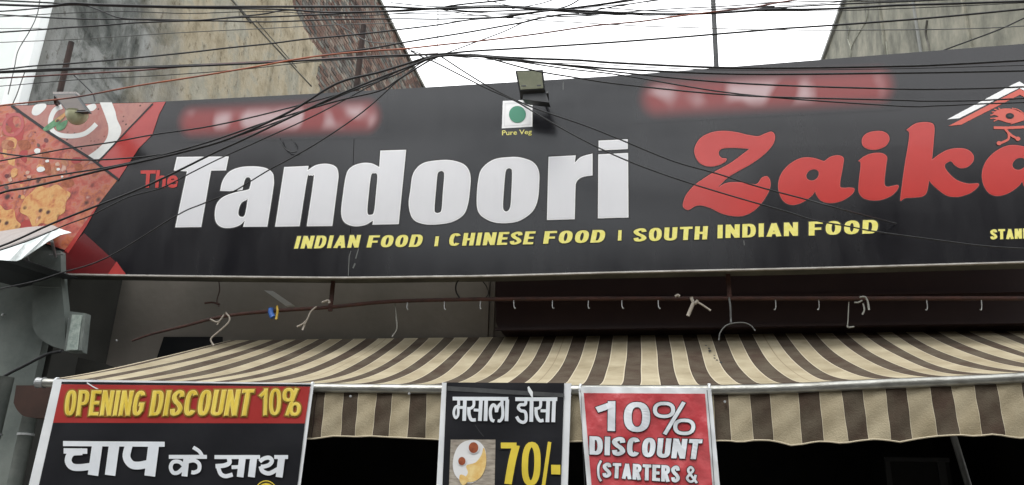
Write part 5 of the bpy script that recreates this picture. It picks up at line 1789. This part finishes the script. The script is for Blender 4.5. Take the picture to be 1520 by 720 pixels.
# ------------------------------------------------------------------ overhead cables (each its own thing)
CB = M['cable']
CR = M['cable_red']
CO = M['cable_orange']
CG = M['cable_grey']
cables = [
 # points, width px, material, Y, label
 ([(-60, 6), (0, 7), (70, 9), (105, 5), (150, 7), (270, 10), (400, 10), (500, 10), (570, 10), (620, 12.5), (650, 13), (720, 11), (760, 11), (800, 13.5), (840, 15), (880, 17), (940, 20), (1000, 21), (1060, 19.5), (1140, 14.5), (1200, 14), (1260, 12), (1330, 8), (1400, 6), (1520, 2), (1600, 0)], 3.6, CB, 5.0, 'thickest black cable running along the top edge of the whole view'),
 ([(-60, 0), (0, 1), (70, 4), (140, 8), (240, 11), (330, 12.5), (420, 14), (480, 18), (540, 18), (600, 15), (650, 12), (670, 8.5), (700, 5), (750, 0), (800, -8)], 2.6, CB, 5.1, 'black cable dipping under the topmost one over the brick wall, leaving at top centre'),
 ([(-60, 20), (0, 17), (40, 14), (75, 10.5), (95, 8), (125, 8), (150, 16), (180, 27), (230, 29), (300, 30), (340, 26), (390, 21), (425, 15), (470, 18)], 2.2, CB, 5.25, 'thin black cable with a dip over the grey plaster at the upper left'),
 ([(-60, 19), (0, 22), (50, 25), (115, 28), (200, 29), (260, 31), (320, 31), (400, 32.5), (480, 29.5), (540, 28.5), (600, 28), (650, 28.5), (700, 27), (745, 25.5), (760, 24), (800, 18), (824, 14), (845, 8), (862, -2)], 2.2, CB, 5.35, 'thin nearly level black cable just below the thickest one'),
 ([(-60, 52), (0, 48), (60, 44), (100, 41), (150, 38), (200, 34), (250, 32), (300, 30), (350, 26), (400, 25), (450, 23), (500, 20.5), (560, 17.5), (600, 16.5), (650, 13.5), (700, 17), (740, 16.5), (800, 15), (880, 20), (960, 21), (1060, 20), (1130, 13), (1180, 10), (1250, 6), (1350, 2), (1450, -3)], 2.4, CB, 5.15, 'black cable rising from the white facade and joining the top bundle'),
 ([(650, 13), (680, 19), (730, 25), (765, 27), (795, 30), (850, 33), (900, 36), (960, 39), (1060, 42), (1110, 44), (1150, 44), (1200, 45), (1300, 44.5), (1400, 43.5), (1480, 41), (1560, 36)], 1.5, CG, 5.6, 'thinnest grey wire running level across the right half of the sky'),
 ([(-60, 107), (0, 103.5), (50, 98), (110, 94), (200, 86), (280, 78), (340, 71), (400, 65), (450, 58.5), (500, 54), (550, 49), (600, 43), (650, 37), (697, 29.5), (739, 26), (780, 19.5), (830, 14), (900, 5), (945, -3)], 2.4, CB, 4.9, 'black cable climbing evenly from the left edge to the top centre'),
 ([(-60, 109), (0, 108), (100, 104), (200, 99.5), (300, 96), (400, 91), (440, 88), (469, 83.5), (497, 79), (553, 71.5), (600, 63), (650, 55), (700, 47), (750, 38), (778, 33), (800, 27.5), (830, 22), (860, 21)], 2.6, CB, 4.8, 'black cable crossing the brick post and fading up into the sky bundle'),
 ([(-60, 118), (0, 116), (100, 110.5), (200, 105), (260, 100), (330, 95), (400, 92), (470, 88), (540, 84), (600, 82), (650, 79.5)], 2.4, CR, 4.75, 'dark red cable low over the grey plaster on the left'),
 ([(-60, 168), (0, 157), (60, 150.5), (120, 143), (200, 128), (290, 114), (380, 99), (440, 88), (500, 80), (560, 75), (600, 72.5), (660, 66), (720, 60), (800, 50), (880, 38.5), (950, 32), (1000, 25), (1060, 17.5), (1110, 12), (1150, 5), (1190, -2)], 2.5, CO, 4.6, 'orange brown cable rising from the food picture to the top right'),
 ([(-60, 112), (0, 106.5), (100, 102), (200, 101), (300, 97.5), (400, 93), (470, 89), (550, 84), (600, 82), (650, 80.5), (700, 76), (760, 72.5), (800, 70), (900, 63.5), (1000, 56), (1060, 51), (1120, 46), (1160, 42.5), (1200, 40), (1300, 33), (1400, 25), (1520, 13.5), (1600, 5)], 3.0, CB, 4.7, 'long straight black cable crossing the sky in front of the tall thin pole'),
 ([(660, 80), (705, 63), (720, 57.5), (750, 46), (780, 32), (800, 27), (825, 22.5), (860, 21.5), (900, 20), (1000, 13), (1064, 10), (1125, 6), (1167, 3.5), (1230, 2), (1330, 1), (1450, -4)], 1.8, CB, 5.4, 'thin black wire slanting steeply up between the knot and the top bundle'),
 ([(-60, 378), (0, 366), (75, 333), (130, 311), (200, 283.5), (240, 265.5), (280, 246), (320, 226), (362, 207), (440, 170), (500, 142), (560, 117), (610, 98), (640, 86), (670, 82), (700, 83), (760, 88), (820, 95), (870, 99), (925, 103), (1100, 110), (1328, 108.5), (1450, 106.5), (1520, 105), (1600, 103)], 3.2, CB, 4.85, 'heavy black cable sweeping from the metal canopy over the big white T'),
 ([(-60, 320), (0, 287), (50, 277), (150, 253), (200, 242), (270, 226), (340, 206), (430, 166), (500, 124), (560, 108), (600, 96), (632, 86), (660, 82), (700, 81.5), (740, 84.5), (790, 87), (860, 89.5), (925, 94), (1100, 101), (1328, 98.5), (1420, 95), (1520, 89.5), (1600, 86)], 3.6, CB, 4.95, 'heavy black cable over the top of the knot and the right red band'),
 ([(-60, 292), (0, 276), (67, 263), (150, 250), (200, 240), (240, 230.5), (312, 210), (400, 180), (500, 150), (563, 135), (590, 119), (615, 103.5), (642, 88), (665, 82.5), (730, 85), (790, 92), (860, 100), (925, 108), (1100, 124), (1328, 132), (1420, 132), (1480, 130.5), (1520, 129), (1600, 126)], 2.6, CB, 5.05, 'black cable from the bread picture up through the knot to the right edge'),
 ([(-60, 212), (0, 227), (60, 234), (120, 237.5), (180, 235.5), (240, 229), (315, 213), (420, 178), (520, 136), (585, 112), (625, 92), (655, 83.5), (700, 84), (723, 86), (790, 104), (850, 114.5), (925, 125.5), (1100, 142), (1328, 148.5), (1370, 150), (1440, 149.5), (1480, 148), (1520, 146), (1600, 143)], 2.4, CB, 5.15, 'black cable sagging across the food picture and ending low on the right'),
 ([(-60, 250), (0, 239), (72, 225.5), (103, 220), (167, 211), (227, 200), (320, 186), (430, 160), (540, 128), (600, 101), (640, 86), (690, 83), (760, 90), (840, 102), (925, 112), (1100, 140), (1328, 157), (1390, 157), (1450, 154.5), (1520, 152), (1600, 149)], 2.2, CB, 5.25, 'thin black cable crossing the white swirl of the picture'),
 ([(610, 76), (630, 86), (645, 92), (720, 130), (765, 150), (800, 171), (860, 205), (925, 236), (1000, 264), (1083, 290), (1167, 314), (1209, 327), (1262, 336.5), (1301, 344), (1400, 357.5), (1460, 365), (1520, 369), (1600, 372)], 2.2, CB, 4.9, 'thin black cable slanting down over the white letter i and yellow FOOD'),
 ([(655, 84), (690, 107), (722, 126.5), (760, 146), (800, 163), (870, 187), (925, 209), (1000, 239.5), (1062, 257), (1125, 277), (1200, 297), (1254, 312), (1330, 332, 6.085)], 2.2, CB, 5.0, 'thin black cable slanting down across the big red Z'),
 ([(1370, 87), (1409, 71.5), (1458, 53.6), (1490, 41), (1520, 27), (1570, 5)], 2.2, CB, 6.5, 'short black cable rising to the right corner over the stained wall'),
 ([(-60, 390), (35, 360), (100, 333), (135, 320), (190, 293), (240, 279), (279, 259), (325, 236), (385, 209), (470, 170), (560, 122), (610, 96), (645, 84.5), (700, 82)], 1.9, CB, 5.1, 'thin black cable just below the heavy one over the big white T'),
 ([(-60, 447), (0, 429), (50, 418), (88, 406), (160, 382), (262, 320), (300, 303), (345, 285), (372, 269), (400, 252), (430, 236), (478, 208), (540, 165), (600, 112), (640, 87), (700, 80)], 2.0, CB, 5.3, 'thin black cable slanting from the grey wall over the letters T and a'),
 ([(416, 206), (420, 216), (426, 223), (434, 226), (441, 225)], 1.6, CB, 6.07, 'tiny curled end of black wire on the sign above the letter n'),
 ([(433, 207), (437, 212), (438, 217)], 1.4, CB, 6.07, 'very short wire stub on the sign right of the curled wire'),
 ([(650, 12), (650, 35), (649, 60), (649.5, 80)], 1.2, CG, 5.05, 'thin vertical wire tying the top bundle to the knot below'),
 ([(760, 13), (800, 6), (826, -2), (850, -8)], 1.7, CB, 5.5, 'short thin cable branching up from the bundle at the top centre, left one'),
 ([(833, 14), (870, 10), (930, 2), (960, -4)], 2.4, CB, 5.45, 'short cable leaving the bundle upward near the top centre, middle one'),
 ([(880, 16), (910, 10), (960, 2), (985, -3)], 2.0, CB, 5.5, 'short cable leaving the bundle upward near the top centre, right one'),
 ([(920, 9), (1000, 8), (1060, 6), (1150, 3), (1210, -2)], 1.1, CG, 5.7, 'faint grey wire high up beside the tall pole'),
 ([(960, 4), (1030, 2.5), (1120, -1)], 1.0, CG, 5.75, 'faintest grey wire at the very top beside the tall pole'),
 ([(-40, 42), (0, 42.5), (50, 42), (64, 43)], 1.0, CG, 5.8, 'short faint grey wire in front of the white facade'),
 ([(60, -5), (55, 22), (44, 46), (27, 75), (21, 102), (12, 140)], 1.5, CG, 6.1, 'wavy thin wire hanging down the white facade at the far left'),
 ([(38, 104), (32, 120), (25, 140), (18, 156)], 1.6, CG, 6.08, 'short straight wire beside the corner of the white facade'),
 ([(-40, 600), (0, 563), (40, 541), (70, 526), (92, 521)], 4.5, CB, 5.9, 'thick black hose curving down under the grey duct'),
 ([(-60, 26), (0, 25), (90, 20), (180, 17), (280, 20), (400, 17), (520, 24), (640, 17), (760, 20), (860, 15), (980, 24), (1100, 17), (1240, 16), (1400, 10), (1560, 2)], 1.3, CB, 5.2, 'fine black strand wandering through the top bundle along the whole view'),
 ([(-60, 66), (0, 63), (120, 58), (260, 49), (400, 42), (520, 36), (640, 33), (740, 27), (830, 25), (930, 22)], 1.2, CG, 5.3, 'fine grey strand rising across the plaster towards the top bundle'),
 ([(-60, 130), (0, 128), (120, 118), (240, 112), (360, 103), (460, 92), (560, 86), (650, 81)], 1.2, CB, 5.0, 'fine black strand just below the dark red cable'),
 ([(560, 22), (620, 20), (700, 23), (780, 21), (850, 24), (940, 17), (1020, 16), (1120, 10), (1210, 6), (1320, -4)], 1.4, CB, 5.22, 'fine black strand looping under the bundle left of the tall pole'),
 ([(580, 4), (650, 10), (740, 8), (830, 13), (900, 12), (980, 17), (1060, 14), (1150, 10)], 1.6, CB, 5.12, 'short sagging strand above the bundle at the top centre'),
 ([(655, 82), (720, 88), (800, 93), (880, 95), (960, 100), (1100, 104), (1328, 102), (1520, 97), (1600, 95)], 1.4, CB, 5.0, 'fine strand just under the heavy cable right of the knot'),
 ([(700, -6), (760, 9), (820, 13), (880, 10), (940, 5), (1010, -4)], 1.4, CB, 5.32, 'fine strand dipping briefly into view above the bundle'),
 ([(110, 112), (125, 126), (138, 140), (141, 150)], 2.0, CB, 6.03, 'short black wire from the rusty pipe down to the tilted lamp'),
 ([(495, 32), (520, 47), (548, 62), (585, 64), (600, 71), (625, 80), (650, 90)], 1.5, CG, 5.9, 'thin pale wire drooping in front of the bare brick wall'),
]
for pts, wd, m_, Y, lab in cables:
    cord(pts, wd, m_, lab, 'cable', Y, 'overhead_cable' if Y < 5.85 else 'wire', 7, 5)
# taped joints
for (x0, y0, x1, y1, Y, lab) in ((752, 26.5, 763, 23.5, 5.30, 'small dark taped joint on the thin cable at the top centre'), (712, 82.5, 733, 86, 4.9, 'dark taped splice on the heavy cable right of the knot'),
                                 (1158, 13, 1168, 13, 5.0, 'small dark joint on the top cable near the stained wall')):
    a, b = PY(x0, y0, Y), PY(x1, y1, Y)
    mb = MB()
    mb.tube([a, a.lerp(b, .3), a.lerp(b, .7), b], [.006, .012, .012, .006], 8)
    mb.build('cable_joint', CB, smooth=True, label=lab, cat='cable joint')
